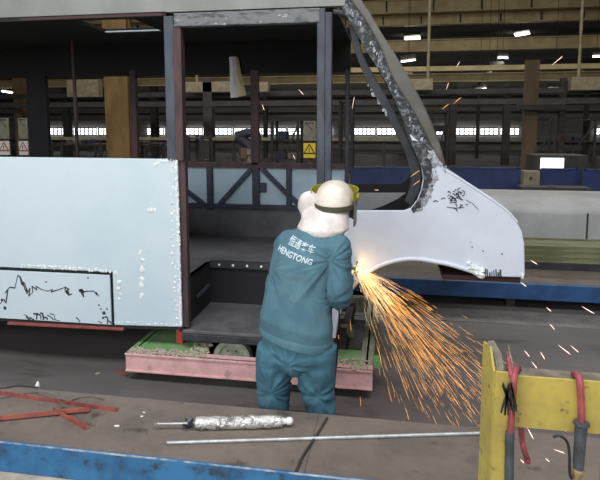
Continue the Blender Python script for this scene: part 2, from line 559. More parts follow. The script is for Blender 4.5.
for i, (a, b, t, Y, sh, lab) in enumerate(((62, 100, 142, 14, 2, 'dark storage rack left of the thick ochre column'),
                                           (132, 164, 143, 15, 2, 'dark storage rack right of the thick ochre column'),
                                           (188, 202, 136, 14, 3, 'narrow dark rack next to the door post'),
                                           (272, 298, 118, 16, 4, 'tall dark rack right of the red door-side post'),
                                           (340, 352, 100, 17, 4, 'tall dark rack beside the quarter window'),
                                           (432, 448, 110, 20, 4, 'tall dark rack right of the sloping pillar'),
                                           (556, 596, 118, 22, 3, 'dark rack right of the second ochre column'))):
    e, x0, x1, z1 = rack(a, b, t, Y, lab, i, sh)
    rr = random.Random(i)
    for k in range(sh):
        zz = z1 * (k + 1) / sh - .05
        if k == sh - 1 and i > 2:
            continue
        x = x0 + .1
        while x < x1 - .3:
            w = rr.uniform(.2, .38)
            h = rr.uniform(.14, .3) if k < sh - 1 else rr.uniform(.05, .14)
            c = rr.randrange(6)
            nb += 1
            bb = empty('parts_bin', (x + w / 2, Y + .3, zz), 'small %s parts bin on the %s' % (bx_lab[c], lab), 'bin', 'parts bins on the racks')
            MB().span((x, Y + .05, zz), (x + w, Y + .5, zz + h)).build('tub', BOXC[c], bb, bevel=.015)
            MB().span((x + w * .3, Y + .02, zz + h * .55), (x + w * .7, Y + .06, zz + h * .8)).build('handle', m_dkst, bb)
            x += w + rr.uniform(.06, .3)

# robot-like welding arm behind the door opening
Y = 11.5
b0 = U(250, 158, Y)
e = empty('welding_robot', (b0.x, Y, 0), 'dark jointed welding arm behind the door opening left of the red post', 'robot')
MB().lathe((b0.x, Y, 0), (0, 0, 1), [(0, .3), (.1, .3), (.14, .2), (b0.z + .05, .2), (b0.z + .08, .24), (b0.z + .2, .24), (b0.z + .2, .0)]).build('pedestal', m_baresteel, e)
el = U(237, 137, Y)
MB().tube([(b0.x, Y, b0.z + .15), (b0.x - .03, Y, b0.z + .3), el], [.15, .13, .11], 12).build('lower_arm', m_blk, e)
wr = U(258, 133, Y)
MB().tube([el, (el + wr) / 2 + Vector((0, 0, .05)), wr], [.12, .1, .07], 12).build('upper_arm', m_blk, e)
MB().tube([wr, U(262, 146, Y)], [.06, .02], 8).build('torch', m_dkst, e)
MB().span(U(240, 148, Y - .25), U(252, 158, Y + .2)).build('brown_cover', m_brown, e, bevel=.02)

# warning boards
def board(x0, x1, y0, ym, y1, Y, lab, yellow):
    a, b, c = U(x0, y0, Y), U(x1, ym, Y), U(x1, y1, Y)
    e = empty('warning_board', ((a.x + b.x) / 2, Y, 0), lab, 'sign', 'warning boards behind the bus')
    MB().span((a.x, Y, b.z + .02), (b.x, Y + .03, a.z)).build('upper_board', m_board, e, bevel=.004)
    mk = MB()
    w = b.x - a.x
    mk.bar((a.x + w * .2, Y - .006, a.z - w * .2), (a.x + w * .75, Y - .006, a.z - w * .75), .008, w * .05, (0, 1, 0))
    for k in range(3):
        mk.span((a.x + w * (.16 + k * .26), Y - .008, a.z - w * .22), (a.x + w * (.34 + k * .26), Y - .001, a.z - w * .1))
    mk.build('board_print', m_dkst, e)
    sg = MB().span((a.x, Y - .01, c.z), (b.x, Y + .02, b.z - .02)).build('sign_plate', m_signy if yellow else m_signw, e, bevel=.004)
    xc, zc, hh = (a.x + b.x) / 2, (b.z + c.z) / 2 - .01 * 0, abs(b.z - c.z)
    def tri(r, y, mt, nm):
        MB().extrude([(xc - r, y, zc - r * .62), (xc + r, y, zc - r * .62), (xc, y, zc + r * 1.0)], (0, -.006, 0)).build(nm, mt, sg)
    tri(hh * .4, Y - .011, m_signk if yellow else m_signr, 'triangle')
    tri(hh * .27, Y - .017, m_signy if yellow else m_signw, 'triangle_field')
    ex = MB().span((xc - hh * .03, Y - .027, zc - hh * .02), (xc + hh * .03, Y - .022, zc + hh * .14))
    ex.span((xc - hh * .03, Y - .027, zc - hh * .12), (xc + hh * .03, Y - .022, zc - hh * .06))
    ex.build('exclamation_mark', m_signk, sg)
    MB().span((xc - .04, Y + .03, 0), (xc + .04, Y + .09, a.z - .05)).build('post', m_dkst, e)
board(303.5, 315.5, 121, 142, 158, 9.5, 'board with yellow warning triangle sign beside the tall blue-grey post', True)
board(17.5, 27.5, 118, 140, 155, 9.5, 'board with red triangle sign, second from the left in the rear bus window', False)
board(-2, 9, 118, 140, 155, 9.5, 'board with red triangle sign cut by the left picture edge', False)

# blue screens, booth, pale vehicle side, stacked profiles on the far side
def screen(x0, x1, y0, Y, lab):
    a, b = U(x0, y0, Y), U(x1, y0, Y)
    e = empty('blue_screen', ((a.x + b.x) / 2, Y, 0), lab, 'screen', 'blue screens beyond the bus')
    MB().span((a.x + .03, Y, .08), (b.x - .03, Y + .03, a.z - .02)).build('sheet', m_boardblue, e)
    f = MB()
    for x in (a.x, b.x):
        f.span((x - .03, Y - .02, 0), (x + .03, Y + .05, a.z))
    f.span((a.x, Y - .02, a.z - .03), (b.x, Y + .05, a.z))
    f.span((a.x, Y - .02, .05), (b.x, Y + .05, .1))
    f.build('screen_frame', m_boardblue, e)
    for x in (a.x, b.x):
        MB().span((x - .04, Y - .25, 0), (x + .04, Y + .28, .05)).build('foot', m_dkst, e)
screen(352, 376, 167, 11.9, 'blue screen visible inside the quarter window, narrower one')
screen(378, 412, 167, 11.0, 'blue screen visible inside the quarter window, wider one')
screen(452, 519, 167, 11.2, 'widest blue screen, left of the small cream cabinet')
screen(543, 578, 168, 11.6, 'blue screen just right of the small cream cabinet')
screen(584, 622, 169, 11.0, 'blue screen cut by the right picture edge')
Y = 12.4
a, b = U(541, 158, Y), U(563.5, 169, Y)
bt = empty('inspection_booth', (a.x + .6, Y, 0), 'low booth with bright lit window behind the blue screens', 'booth')
MB().span((a.x - .1, Y + .02, 0), (b.x + .5, Y + .9, a.z + .06)).build('cabin', m_dkst, bt, bevel=.01)
MB().span((a.x, Y, b.z), (b.x, Y + .02, a.z)).build('lit_window', m_glow, bt)
Y = 10.6
a, b = U(524, 171, Y), U(539.5, 187, Y)
e = empty('switch_cabinet', ((a.x + b.x) / 2, Y, 0), 'small cream cabinet in front of the ochre column', 'cabinet')
MB().span((a.x, Y, b.z), (b.x, Y + .25, a.z)).build('casing', m_cream, e, bevel=.01)
MB().span((a.x + .03, Y - .012, b.z + .03), (b.x - .03, Y, a.z - .03)).build('door', m_cream, e, bevel=.004)
MB().span((a.x + .1, Y - .03, b.z + .13), (a.x + .14, Y - .012, b.z + .19)).build('handle', m_dkst, e)
MB().span((a.x + .03, Y + .04, 0), (b.x - .03, Y + .2, b.z)).build('pedestal', m_dkst, e)
# dark tool cart with rag
Y = 9.6
a, b = U(541, 184, Y), U(566, 190, Y)
e = empty('tool_cart', ((a.x + b.x) / 2, Y, 0), 'dark tool cart in front of the blue screen by the cream cabinet', 'cart')
MB().span((a.x - .3, Y, a.z - .12), (b.x + .4, Y + .4, a.z - .06)).build('tray', m_dkst, e)
for x in (a.x - .27, b.x + .37):
    for y in (Y + .03, Y + .37):
        MB().span((x - .02, y - .02, .06), (x + .02, y + .02, a.z - .12)).build('leg', m_dkst, e)
        MB().lathe((x - .015, y, .045), (1, 0, 0), [(0, .0), (0, .045), (.03, .045), (.03, 0)], 12).build('caster', m_blk, e)
tag(MB().blob(U(550, 186, Y + .2) + Vector((0, 0, -.045)), (.15, .12, .06), 5, .5).build('cloth_rag', m_blk), 'dark crumpled rag on the tool cart', 'rag')

# ---- pale vehicle side panel (next body on the line)
Y = 7.9
p0, p1 = U(488, 196, Y + .35), U(660, 197, Y + .35)
zt, zm, zb = p0.z, U(540, 211, Y).z, U(540, 244, Y).z
x0, x1 = p0.x - .5, p1.x
e = empty('vehicle_body', ((x0 + x1) / 2, Y, 0), 'long low pale vehicle body panel behind the bus nose', 'vehicle body')
MB().extrude([(x0, Y, zb), (x0, Y, zm), (x0, Y + .35, zt), (x0, Y + 1.3, zt), (x0, Y + 1.3, zb)], (x1 - x0, 0, 0)).build('shell', m_white2, e, bevel=.03)
xs = U(588, 212, Y).x
MB().span((xs - .012, Y - .004, zb + .02), (xs + .012, Y + .02, zm - .02)).build('seam', m_dkst, e)
for x in (x0 + .3, (x0 + x1) / 2, x1 - .3):
    MB().span((x - .05, Y + .1, 0), (x + .05, Y + 1.2, zb)).build('trestle', m_dkst, e)

# ---- far low platform with blue edge
PY = 6.28
zt = U(500, 283, PY).z
zb = U(500, 298.5, PY).z
e = empty('far_platform', (1, PY, 0), 'low platform with blue steel edge beyond the bus nose', 'platform')
MB().span((-9, PY, zb), (9, PY + .08, zt)).build('edge_beam', m_blue2, e, bevel=.006)
MB().span((-9, PY + .08, zt - .02), (9, PY + 1.5, zt)).build('deck_plate', m_deck, e)
for k in range(13):
    MB().span((-8.8 + k * 1.45, PY + .1, 0), (-8.7 + k * 1.45, PY + 1.4, zt - .02)).build('cross_support', m_dkst, e)
# stacked olive profiles on dark bearers
Y0 = 7.0
lv = [(262, 257, 'lower'), (256.5, 251, 'middle'), (250.5, 245, 'upper')]
zs = zt + .09
for k, (nm) in enumerate(('lowest', 'middle', 'topmost')):
    e = empty('steel_profile', (2.6, Y0 + .25, zs), '%s olive channel profile in the stack behind the bus nose' % nm, 'profile', 'stacked olive profiles')
    xa, xb = U(522 - k, 255, Y0).x - .2, U(690, 255, Y0).x
    MB().span((xa, Y0, zs), (xb, Y0 + .5, zs + .05)).build('web', m_olive, e, bevel=.006)
    MB().span((xa, Y0 - .015, zs), (xb, Y0 + .01, zs + .068)).build('flange', m_olive, e, bevel=.004)
    MB().span((xa, Y0 + .49, zs), (xb, Y0 + .515, zs + .068)).build('flange', m_olive, e, bevel=.004)
    zs += .07
for y, lab in ((Y0 - .02, 'long dark timber bearer under the front of the olive profiles'), (Y0 + .42, 'long dark timber bearer under the back of the olive profiles')):
    tag(MB().span((xa, y, zt), (xb, y + .1, zt + .09)).build('timber_bearer', m_blk, bevel=.005), lab, 'timber')
# ================================================================== BUS BODY
bus = empty('bus_body', (-1.2, (F + G) / 2, 0), 'unfinished white bus body shell with open door frame and wheel arch', 'bus body')
def T(pts, Y=F):
    return [U(x, y, F) + Vector((0, Y - F, 0)) for x, y in pts]
zbot = U(183, 327, F).z
zf = U(220, 335, F).z
FYE = V(250, 303, zf + .03).y
zfl = U(240, 263, FYE).z
ZR = U(160, 9, F).z                    # roof edge height
XL = U(-320, 157, F).x
# side skin: L-shaped sheet around the hatch
MB().extrude(T([(-320, 153), (177.5, 159), (182, 327), (114.5, 325), (112.5, 272), (-320, 252.6)]), (0, .02, 0)).build('side_panel', m_panel, bus, bevel=.003)
hat = MB().extrude(T([(-320, 256.2), (109.5, 275.3), (111.5, 325), (-320, 298.7)]), (0, .018, 0)).build('hatch_cover', m_panel, bus, bevel=.004)
MB().extrude([p + Vector((0, .03, 0)) for p in T([(-320, 249), (118, 268), (119, 327), (-320, 301)])], (0, .03, 0)).build('hatch_frame', m_gap, bus)
# dark scrawl on the hatch: ground-back marks
sc_ = MB()
def scrawl(mb, pts, w=.007):
    P = T(pts, F - .002)
    for a, b in zip(P[:-1], P[1:]):
        mb.bar(a, b, .0024, w * rnd.uniform(.7, 1.5), Vector((b - a).cross(Vector((0, 1, 0)))))
scrawl(sc_, [(0, 304), (4, 299), (6, 303), (8, 290), (5, 293), (10, 287), (15, 288), (18, 275), (21, 278), (25, 288), (23, 284), (27, 294), (30, 288),
             (29, 296), (33, 292), (32, 286), (37, 290), (36, 286), (41, 289), (48, 291), (53, 289), (51, 292), (57, 290), (63, 288), (66, 287), (65, 291),
             (69, 292), (68, 295), (72, 294)])
scrawl(sc_, [(79, 290), (82, 289), (81, 292), (84, 297), (83, 292), (88, 291), (94, 291), (97, 295), (96, 292), (99, 296)])
scrawl(sc_, [(20, 276), (22, 285), (24, 282), (28, 292), (25, 289)], .01)
scrawl(sc_, [(65, 287), (69, 289), (66, 292), (69, 294)], .012)
scrawl(sc_, [(79, 291), (83, 290), (82, 293)], .014)
for (x, y, r) in ((5, 308, 2.2), (104, 313, 2.2), (103, 318, 1.2), (106, 317, 1.2), (99, 305, 1), (46, 282, 1), (88, 278, 1), (2, 300, 1.6), (101, 309, 1), (107, 309, 1)):
    c = T([(x, y)])[0]
    sc_.lathe(c + Vector((0, .001, 0)), (0, -1, 0), [(0, r * .0072), (.003, r * .0072), (.003, 0)], 10)
rr = random.Random(3)
x = 24
while x < 108:
    if not (58 < x < 74 or 80 < x < 98):
        y = 275.5 + (x / 110) * 0 + 38 + x * .065 - rr.uniform(0, 4)
        y = 316 + x * .065 - rr.uniform(0, 6)
        scrawl(sc_, [(x, y), (x + rr.uniform(2, 5), y + rr.uniform(-1, 3)), (x + rr.uniform(3, 6), 317 + x * .065)], rr.uniform(.004, .011))
    x += rr.uniform(2, 5)
tag(sc_.build('grinding_marks', m_mark, hat), kind='stuff')
# filler lumps along the seams
fl = MB()
def lumps(pts, n, r, jit, mb=fl, Yo=-.001):
    P = T(pts, F + Yo)
    seg = [(a, b, (b - a).length) for a, b in zip(P[:-1], P[1:])]
    tot = sum(q[2] for q in seg)
    for k in range(n):
        t = tot * (k + rnd.random()) / n
        for a, b, l in seg:
            if t <= l:
                p = a.lerp(b, t / l)
                break
            t -= l
        p = p + Vector((rnd.uniform(-jit, jit), 0, rnd.uniform(-jit, jit)))
        mb.blob(p, (r * rnd.uniform(.5, 1.3), .004, r * rnd.uniform(.5, 1.5)), rnd.random() * 50, .7, 8, 5)
lumps([(155, 166), (160, 161), (176, 160)], 22, .012, .006)
lumps([(176, 161), (177.5, 210), (178.5, 240), (180.5, 325)], 190, .012, .006)
lumps([(172, 165), (173, 240), (176, 320)], 26, .012, .014)
lumps([(148, 210), (155, 210)], 8, .013, .01)
lumps([(141, 250), (143, 275), (142, 305)], 7, .02, .012)
lumps([(20, 266), (60, 267.5), (110, 271.5)], 40, .012, .008)
lumps([(116, 275), (121, 292), (117, 300)], 7, .018, .02)
lumps([(114, 322), (150, 324), (180, 325)], 24, .008, .006)
tag(fl.build('weld_filler', m_filler, bus), kind='stuff')
# black edging under the side panel and red skirt strip
MB().extrude(T([(-320, 298.7), (112, 325.5), (183, 327.5), (183, 330), (112, 328.5), (-320, 301.5)], F + .01), (0, .05, 0)).build('skirt_edge', m_gap, bus)
MB().extrude(T([(8, 321.8), (124, 328), (124, 330.3), (8, 324.4)], F - .012), (0, .06, 0)).build('skirt_strip', m_redbar, bus, bevel=.003)
# roof
XR = U(326, 6, F).x
rs = MB()
xe = U(345, 2, F).x
prof = [(F, ZR - .025), (F, ZR + .1), (F + .05, ZR + .24), (F + .16, ZR + .36), (F + .34, ZR + .43), (F + .34, ZR + .40), (F + .18, ZR + .33), (F + .09, ZR + .22), (F + .06, ZR + .1), (F + .06, ZR - .025)]
rs.extrude([(XL, y, z) for y, z in prof], (xe - XL, 0, 0))
rs.build('roof_skin', m_roof, bus, smooth=True)
# ceiling lining with one open roof hatch
h0, h1 = V(83, 19, ZR + .02), V(160, 31.5, ZR + .02)
hx0, hx1 = V(96, 31, ZR).x, V(157, 31, ZR).x
hy0, hy1 = F + .1, V(120, 31.8, ZR + .02).y
cz0, cz1 = ZR + .02, ZR + .05
cl = MB()
cl.span((XL, F + .05, cz0), (hx0, G - .05, cz1)).span((hx1, F + .05, cz0), (xe - .1, G - .05, cz1))
cl.span((hx0, hy1, cz0), (hx1, G - .05, cz1)).span((hx0, F + .05, cz0), (hx1, hy0, cz1))
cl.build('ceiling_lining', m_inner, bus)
MB().extrude([(hx0, hy1 - .02, cz0 - .004), (hx1, hy1 - .02, cz0 - .004), (hx1, hy1 + .02, cz0 - .004), (hx0, hy1 + .02, cz0 - .004)], (0, 0, .012)).build('hatch_lip', m_panel, bus)
# cant rail (red underside) and dark band below the roof edge
MB().span((XL, F, ZR - .055), (U(166, 20, F).x, F + .06, ZR - .02)).build('cant_rail', m_inner, bus)
MB().span((U(20, 17, F).x, F - .004, ZR - .05), (U(162, 14, F).x, F + .01, ZR - .03)).build('cant_rail_lip', m_dim, bus)
MB().extrude(T([(174, 13.5), (320, 8), (320, 22.5), (174, 27)], F - .012), (0, .07, 0)).build('door_header', m_header, bus, bevel=.006)
# far side header and pillars
zh = U(200, 75, G).z
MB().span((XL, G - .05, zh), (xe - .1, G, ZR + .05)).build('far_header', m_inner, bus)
def post(x0, x1, y0, y1, Y, d, mt, name, **k):
    ym = (y0 + y1) / 2
    a, b = U(x0, ym, Y), U(x1, ym, Y)
    return MB().span((a.x, Y, U(x0, y1, Y).z), (b.x, Y + d, U(x0, y0, Y).z)).build(name, mt, bus, bevel=.006, **k)
zw = U(240, 165, G).z
post(28, 47, 70, 160, G - .06, .06, m_inner, 'far_pillar')
post(130.5, 136.5, 70, 160, G - .06, .06, m_rust, 'far_pillar')
post(250.5, 258.5, 70, 165, G - .06, .06, m_rust, 'far_pillar')
post(345, 349, 70, 190, G - .06, .06, m_blk, 'far_pillar')
p = V(72.5, 40, ZR + .02)
MB().tube([(p.x, p.y, zfl), (p.x, p.y, ZR + .02)], .02, 10).build('stanchion_pole', m_rust, bus)
# near door posts
post(165, 174.5, 16, 161, F - .005, .07, m_steel, 'door_post')
post(174, 182, 24, 161, F - .003, .08, m_rust, 'door_post')
post(179.5, 187, 159, 327, F + .022, .06, m_rust, 'door_post')
post(316.5, 324.5, 8, 341, F - .005, .07, m_steel, 'door_post')
post(324.5, 331, 12, 341, F - .01, .06, m_steel, 'door_post')
# far side lower wall seen through the doorway
a, b = U(150, 167, G), U(346, 205, G)
MB().span((XL, G, zbot), (U(345, 167, G).x, G + .02, a.z)).build('far_side_skin', m_inskin, bus)
MB().span((XL, G - .06, zw - .03), (U(345, 167, G).x, G, zw + .03)).build('far_waist_rail', m_rust, bus)
zl = U(240, 206, G).z
MB().span((XL, G - .06, zl - .025), (U(300, 167, G).x, G, zl + .025)).build('far_lower_rail', m_navy, bus)
for x0, x1 in ((206.5, 212), (252, 259), (286, 291)):
    post(x0, x1, 167, 210, G - .05, .05, m_navy, 'far_frame_post')
for (p, q) in (((185, 190), (206, 206)), ((219, 205), (251, 169)), ((262, 169), (289, 196)), ((291, 197), (318, 222))):
    A, B = U(*p, G - .03), U(*q, G - .03)
    MB().bar(A, B, .05, .05, (0, 1, 0)).build('far_frame_brace', m_navy, bus)
post(259, 265.5, 183, 192, G - .055, .05, m_navy, 'latch_block')
MB().span((XL, G - .03, zfl), (U(345, 167, G).x, G, zl - .02)).build('far_dado', m_greyfl, bus)
# floor, step well
xd0, xd1 = U(181, 300, F).x, U(333, 300, F).x
MB().span((XL, F + .06, zfl - .04), (xd0, G - .02, zfl)).span((xd0, FYE, zfl - .04), (U(345, 167, G).x, G - .02, zfl)).build('floor_plate', m_greyfl, bus)
MB().span((xd0, FYE, zf - .02), (xd1, FYE + .03, zfl - .04)).build('step_riser', m_inner, bus)
MB().span((xd0 - .04, F + .06, zf - .02), (xd0, FYE, zfl)).build('step_side', m_inner, bus)
MB().span((xd0, F + .01, zf - .01), (xd1, FYE, zf + .02)).build('step_plate', m_greyfl, bus, bevel=.006)
MB().span((xd0, F, zf - .07), (xd1, F + .05, zf - .01)).build('step_edge', m_blk, bus, bevel=.006)
MB().span((xd0, FYE - .02, zfl - .05), (xd1, FYE + .03, zfl + .012)).build('floor_nosing', m_blk, bus)
for k in range(9):
    x = xd0 + (xd1 - xd0) * (k + .7) / 9.2
    MB().lathe((x, FYE - .02, zfl - .02), (0, -1, 0), [(0, .011), (.006, .011), (.008, .006), (.008, 0)], 10).build('rivet', m_filler, bus)
MB().bar((xd0 + .02, F + .3, zf + .2), (xd0 + .07, F + .5, zf + .26), .012, .03).build('step_bracket', m_steel, bus)

# ------------------------------------------------ nose, both sides
ARCH = [(484, 276.5), (474, 272), (462, 268), (448, 264), (432, 261), (416, 258.8), (402, 259.5), (390, 262), (378, 266.5), (366, 273.5), (356, 283), (348, 293.5), (341, 305), (336.5, 321), (334, 337)]
top = [(326, 210.5), (404, 210.5), (411, 208), (417, 200), (421, 190), (423, 178), (421, 166), (417, 155), (409, 133), (440, 160), (443, 168), (452, 173.5), (470, 185), (490, 198), (504, 208), (511, 214.5), (517, 222), (522, 231.5), (524.5, 244), (525, 276), (521, 277.5)]
fpoly = top + ARCH + [(332, 337), (332, 290)]
LFT = U(326, 210, F).x
fen = MB().extrude(T(fpoly), (0, .025, 0)).build('front_fender', m_fender, bus, bevel=.008)
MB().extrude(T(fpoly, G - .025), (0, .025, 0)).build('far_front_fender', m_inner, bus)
DY = F + .95
MB().extrude([U(x, y, DY) for x, y in ((333, 193), (406, 193), (398, 199), (383, 206), (366, 212), (333, 216))], (0, .03, 0)).build('dash_panel', m_dash, bus, bevel=.004)
MB().span((U(333, 216, DY).x, DY + .03, zfl), (U(366, 212, DY).x, DY + .06, U(366, 212, DY).z)).build('dash_support', m_inner, bus)
MB().tube([p + Vector((0, -.006, 0)) for p in smooth_path(T(ARCH), 4)], .016, 10).build('arch_bead', m_fender, bus)
# wheel house
wh = MB()
P = smooth_path(T(ARCH), 3)
for a, b in zip(P[:-1], P[1:]):
    up = Vector((0, 0, .012))
    wh.add([a + Vector((0, .02, 0)), b + Vector((0, .02, 0)), b + Vector((0, .62, 0)), a + Vector((0, .62, 0)),
            a + up + Vector((0, .02, 0)), b + up + Vector((0, .02, 0)), b + up + Vector((0, .62, 0)), a + up + Vector((0, .62, 0))],
           [(0, 1, 2, 3), (7, 6, 5, 4), (0, 4, 5, 1), (2, 6, 7, 3), (1, 5, 6, 2), (3, 7, 4, 0)])
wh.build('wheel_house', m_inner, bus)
# bonnet skin following the top line of both fenders
bl = T([(440, 160), (443, 168), (452, 173.5), (470, 185), (490, 198), (504, 208), (511, 214.5), (517, 222), (522, 231.5), (524.5, 244), (525, 276)])
bn = MB()
for a, b in zip(bl[:-1], bl[1:]):
    dn = Vector((-.012, 0, -.015))
    w = Vector((0, G - F - .03, 0))
    o = Vector((0, .02, 0))
    bn.add([a + o, b + o, b + w, a + w, a + o + dn, b + o + dn, b + w + dn, a + w + dn],
           [(0, 1, 2, 3), (7, 6, 5, 4), (0, 4, 5, 1), (2, 6, 7, 3), (1, 5, 6, 2), (3, 7, 4, 0)])
bn.build('bonnet_skin', m_fender, bus)
# rolled highlight edge along the bonnet line
MB().tube([p + Vector((0, .008, -.004)) for p in smooth_path(bl[:8], 4)], .012, 8).build('bonnet_edge', m_fender, bus)
# windscreen pillar: ragged inner band, smooth outer band
ZO = [(331, -10), (338, 2), (346, 15), (357, 34), (366, 50), (377, 67), (386, 82), (396, 103), (405, 122), (412, 142), (417, 155)]
ZI = [(345, -10), (352, 2), (361, 15), (372, 32), (382, 52), (391, 75), (403, 96), (414, 113), (424, 132), (432, 148), (441, 163)]
ZE = [(357, -10), (364, 4), (372, 16), (381, 32), (390, 46), (400, 62), (411, 81), (424, 105), (434, 128), (441, 147), (446, 166)]
def ribbon(A, B, y0, d, name, mt, bevel=.004, rough=0):
    A, B = smooth_path(T(A), 3), smooth_path(T(B), 3)
    if rough:
        A = [p + Vector((rnd.uniform(-rough, rough), 0, rnd.uniform(-rough, rough))) for p in A]
        B = [p + Vector((rnd.uniform(-rough, rough), 0, rnd.uniform(-rough, rough))) for p in B]
    return MB().extrude([p + Vector((0, y0, 0)) for p in A + B[::-1]], (0, d, 0)).build(name, mt, bus, bevel=bevel)
ribbon(ZO, ZI, .004, .07, 'windscreen_pillar_flange', m_ragged, 0)
ribbon(ZI, ZE, -.012, .1, 'windscreen_pillar', m_pillarskin, .014)
IO = [(347, 20), (351, 40), (357, 58), (366, 80), (379, 103), (391, 124), (403, 148), (410, 170), (411, 186), (405, 203)]
II = [(356, 27), (360, 44), (366, 60), (378, 82), (391, 104), (404, 130), (416, 154), (422, 172), (421, 190), (412, 209)]
ribbon(IO, II, .10, .04, 'inner_window_frame', m_blk, .006)
ribbon(ZI, ZE, G - F - .08, .09, 'far_windscreen_pillar', m_blk, .014)
a = T([(350, -4)])[0]
MB().span((a.x - .05, F + .05, a.z - .05), (a.x + .05, G - .05, a.z + .05)).build('windscreen_header', m_inner, bus, bevel=.01)
# chipped weld seam on the pillar
fp = MB()
def flecks(pts, n, jit, r, Yo):
    P = T(pts, F + Yo)
    for k in range(n):
        i = rnd.randrange(len(P) - 1)
        p = P[i].lerp(P[i + 1], rnd.random()) + Vector((rnd.uniform(-jit, jit), 0, rnd.uniform(-jit, jit)))
        fp.blob(p, (r * rnd.uniform(.4, 1.2), .004, r * rnd.uniform(.6, 2.2)), rnd.random() * 50, .8, 7, 4)
flecks([(344, 2), (358, 22), (371, 44), (380, 62), (392, 88), (404, 108), (418, 132), (429, 154)], 46, .012, .007, .001)
flecks([(367, 84), (376, 99), (386, 114)], 14, .006, .009, .098)
flecks([(430, 154), (436, 166), (434, 180), (428, 198), (418, 210)], 50, .02, .014, -.002)
flecks([(432, 150), (438, 160), (446, 168)], 18, .016, .014, -.002)
tag(fp.build('weld_flecks', m_fleck, bus), kind='stuff')
# dark rim round the quarter window
rim = [(333, 11), (345, 13), (353, 21), (362, 36), (372, 53), (382, 70), (392, 90), (402, 113), (410, 136), (419, 157), (425, 172), (426, 182), (423, 194), (417, 205), (410, 210)]
MB().tube([p + Vector((0, .03, 0)) for p in smooth_path(T(rim), 4)], .022, 8).build('quarter_window_rim', m_blk, bus)
rg = [(409, 140), (416, 154), (421, 166), (423.5, 178), (421.5, 190), (417.5, 200), (411, 209)]
rg2 = [(422, 140), (430, 152), (433, 166), (433, 180), (430, 194), (424, 205), (415, 212)]
A, B = smooth_path(T(rg), 4), smooth_path(T(rg2), 4)
B = [p + Vector((rnd.uniform(-.012, .012), 0, rnd.uniform(-.012, .012))) for p in B]
MB().extrude([p + Vector((0, -.003, 0)) for p in A + B[::-1]], (0, .02, 0)).build('chipped_window_edge', m_ragged, bus)
# scuff marks on the fender
sk = MB()
r9 = random.Random(5)
for k in range(46):
    x, y = 455 + r9.gauss(0, 6), 197 + r9.gauss(0, 4)
    a = r9.choice((-.7, -.5, .2, .5, -1.2))
    l = r9.uniform(1.5, 5)
    scrawl(sk, [(x, y), (x + l * .6 * math.cos(a), y + l * .4 * math.sin(a)), (x + l * math.cos(a + .5), y + l * math.sin(a + .5))], .0055)
scrawl(sk, [(447, 207), (455, 208), (464, 207)], .004)
scrawl(sk, [(466, 200), (472, 203), (478, 209)], .004)
for (x, y, r) in ((483, 251, .9), (472, 247, .8), (502, 254, 1), (470, 242, .6)):
    c = T([(x, y)])[0]
    sk.lathe(c, (0, -1, 0), [(0, r * .006), (.003, r * .006), (.003, 0)], 8)
for k in range(9):
    x = 483 + k * 2.2
    scrawl(sk, [(x, 276.5), (x + rnd.uniform(-.5, .5), 276 - rnd.uniform(2, 9))], .009)
tag(sk.build('scuff_marks', m_mark, fen), kind='stuff')
lm = MB()
for k in range(16):
    t = k / 15
    c = T([(469 + 13 * t, 265 + 8 * t + rnd.uniform(-3, 3))])[0]
    lm.blob(c + Vector((0, -.008, 0)), rnd.uniform(.012, .026), k, .6)
lm.build('filler_lump', m_filler, bus)
# white weld tag at the nose corner
MB().blob(T([(522.5, 276)])[0] + Vector((0, -.004, 0)), (.01, .01, .022), 2, .5).build('weld_lump', m_filler, bus)
# front lower cross member and sill behind the arch end
a = U(400, 281, F)
MB().span((U(444, 278, F).x, F + .1, U(444, 283, F).z), (U(524, 277, F).x, G - .1, U(444, 278, F).z - .0)).build('front_sill', m_dim, bus)
# chassis rails under the body
for Y in (F + .55, F + 1.4):
    MB().span((XL, Y, zf - .17), (U(350, 300, F).x, Y + .08, zf - .08)).build('chassis_rail', m_greygreen, bus)
for k in range(5):
    x = XL + .3 + k * .55
    MB().span((x, F + .08, zf - .15), (x + .05, G - .05, zf - .09)).build('cross_member', m_inner, bus)

# masking sheets hung from the far header
for (pts, mt, lab, yo) in (([(229, 57), (235, 56), (237.5, 97), (230.5, 98)], m_sheet1, 'narrow white sheet strip hanging inside the bus, whiter one', 0),
                       ([(233, 57), (237, 56.5), (245.5, 95), (238, 97)], m_sheet2, 'narrow cream sheet strip hanging beside the white strip', .03)):
    P = [U(x, y, G - .17 + yo) for x, y in pts]
    e = empty('masking_strip', (P[0] + P[1]) / 2, lab, 'sheet')
    mb = MB()
    nn = 8
    for i in range(nn):
        pass
    L = [P[0].lerp(P[3], i / nn) + Vector((0, .012 * math.sin(i * .9), 0)) for i in range(nn + 1)]
    RR_ = [P[1].lerp(P[2], i / nn) + Vector((0, .03 + .012 * math.cos(i * .8), 0)) for i in range(nn + 1)]
    th = Vector((0, .003, 0))
    vs = []
    for l, r_ in zip(L, RR_):
        mid = (l + r_) / 2 + Vector((0, -.015, 0))
        vs += [l, mid, r_, l + th, mid + th, r_ + th]
    fs = []
    for i in range(nn):
        o = i * 6
        for a, b in ((0, 1), (1, 2)):
            fs.append((o + a, o + b, o + 6 + b, o + 6 + a))
            fs.append((o + 3 + a, o + 9 + a, o + 9 + b, o + 3 + b))
        fs.append((o, o + 6, o + 9, o + 3))
        fs.append((o + 2, o + 5, o + 11, o + 8))
    fs += [(0, 3, 4, 1), (1, 4, 5, 2)]
    o = nn * 6
    fs += [(o, o + 1, o + 4, o + 3), (o + 1, o + 2, o + 5, o + 4)]
    mb.add(vs, fs, True)
    mb.build('strip', mt, e)
    MB().bar((P[0] + P[1]) / 2 + Vector((0, .01, .02)), Vector(((P[0].x + P[1].x) / 2, G - .04, P[0].z + .04)), .03, .012).build('hanger', m_dkst, e)

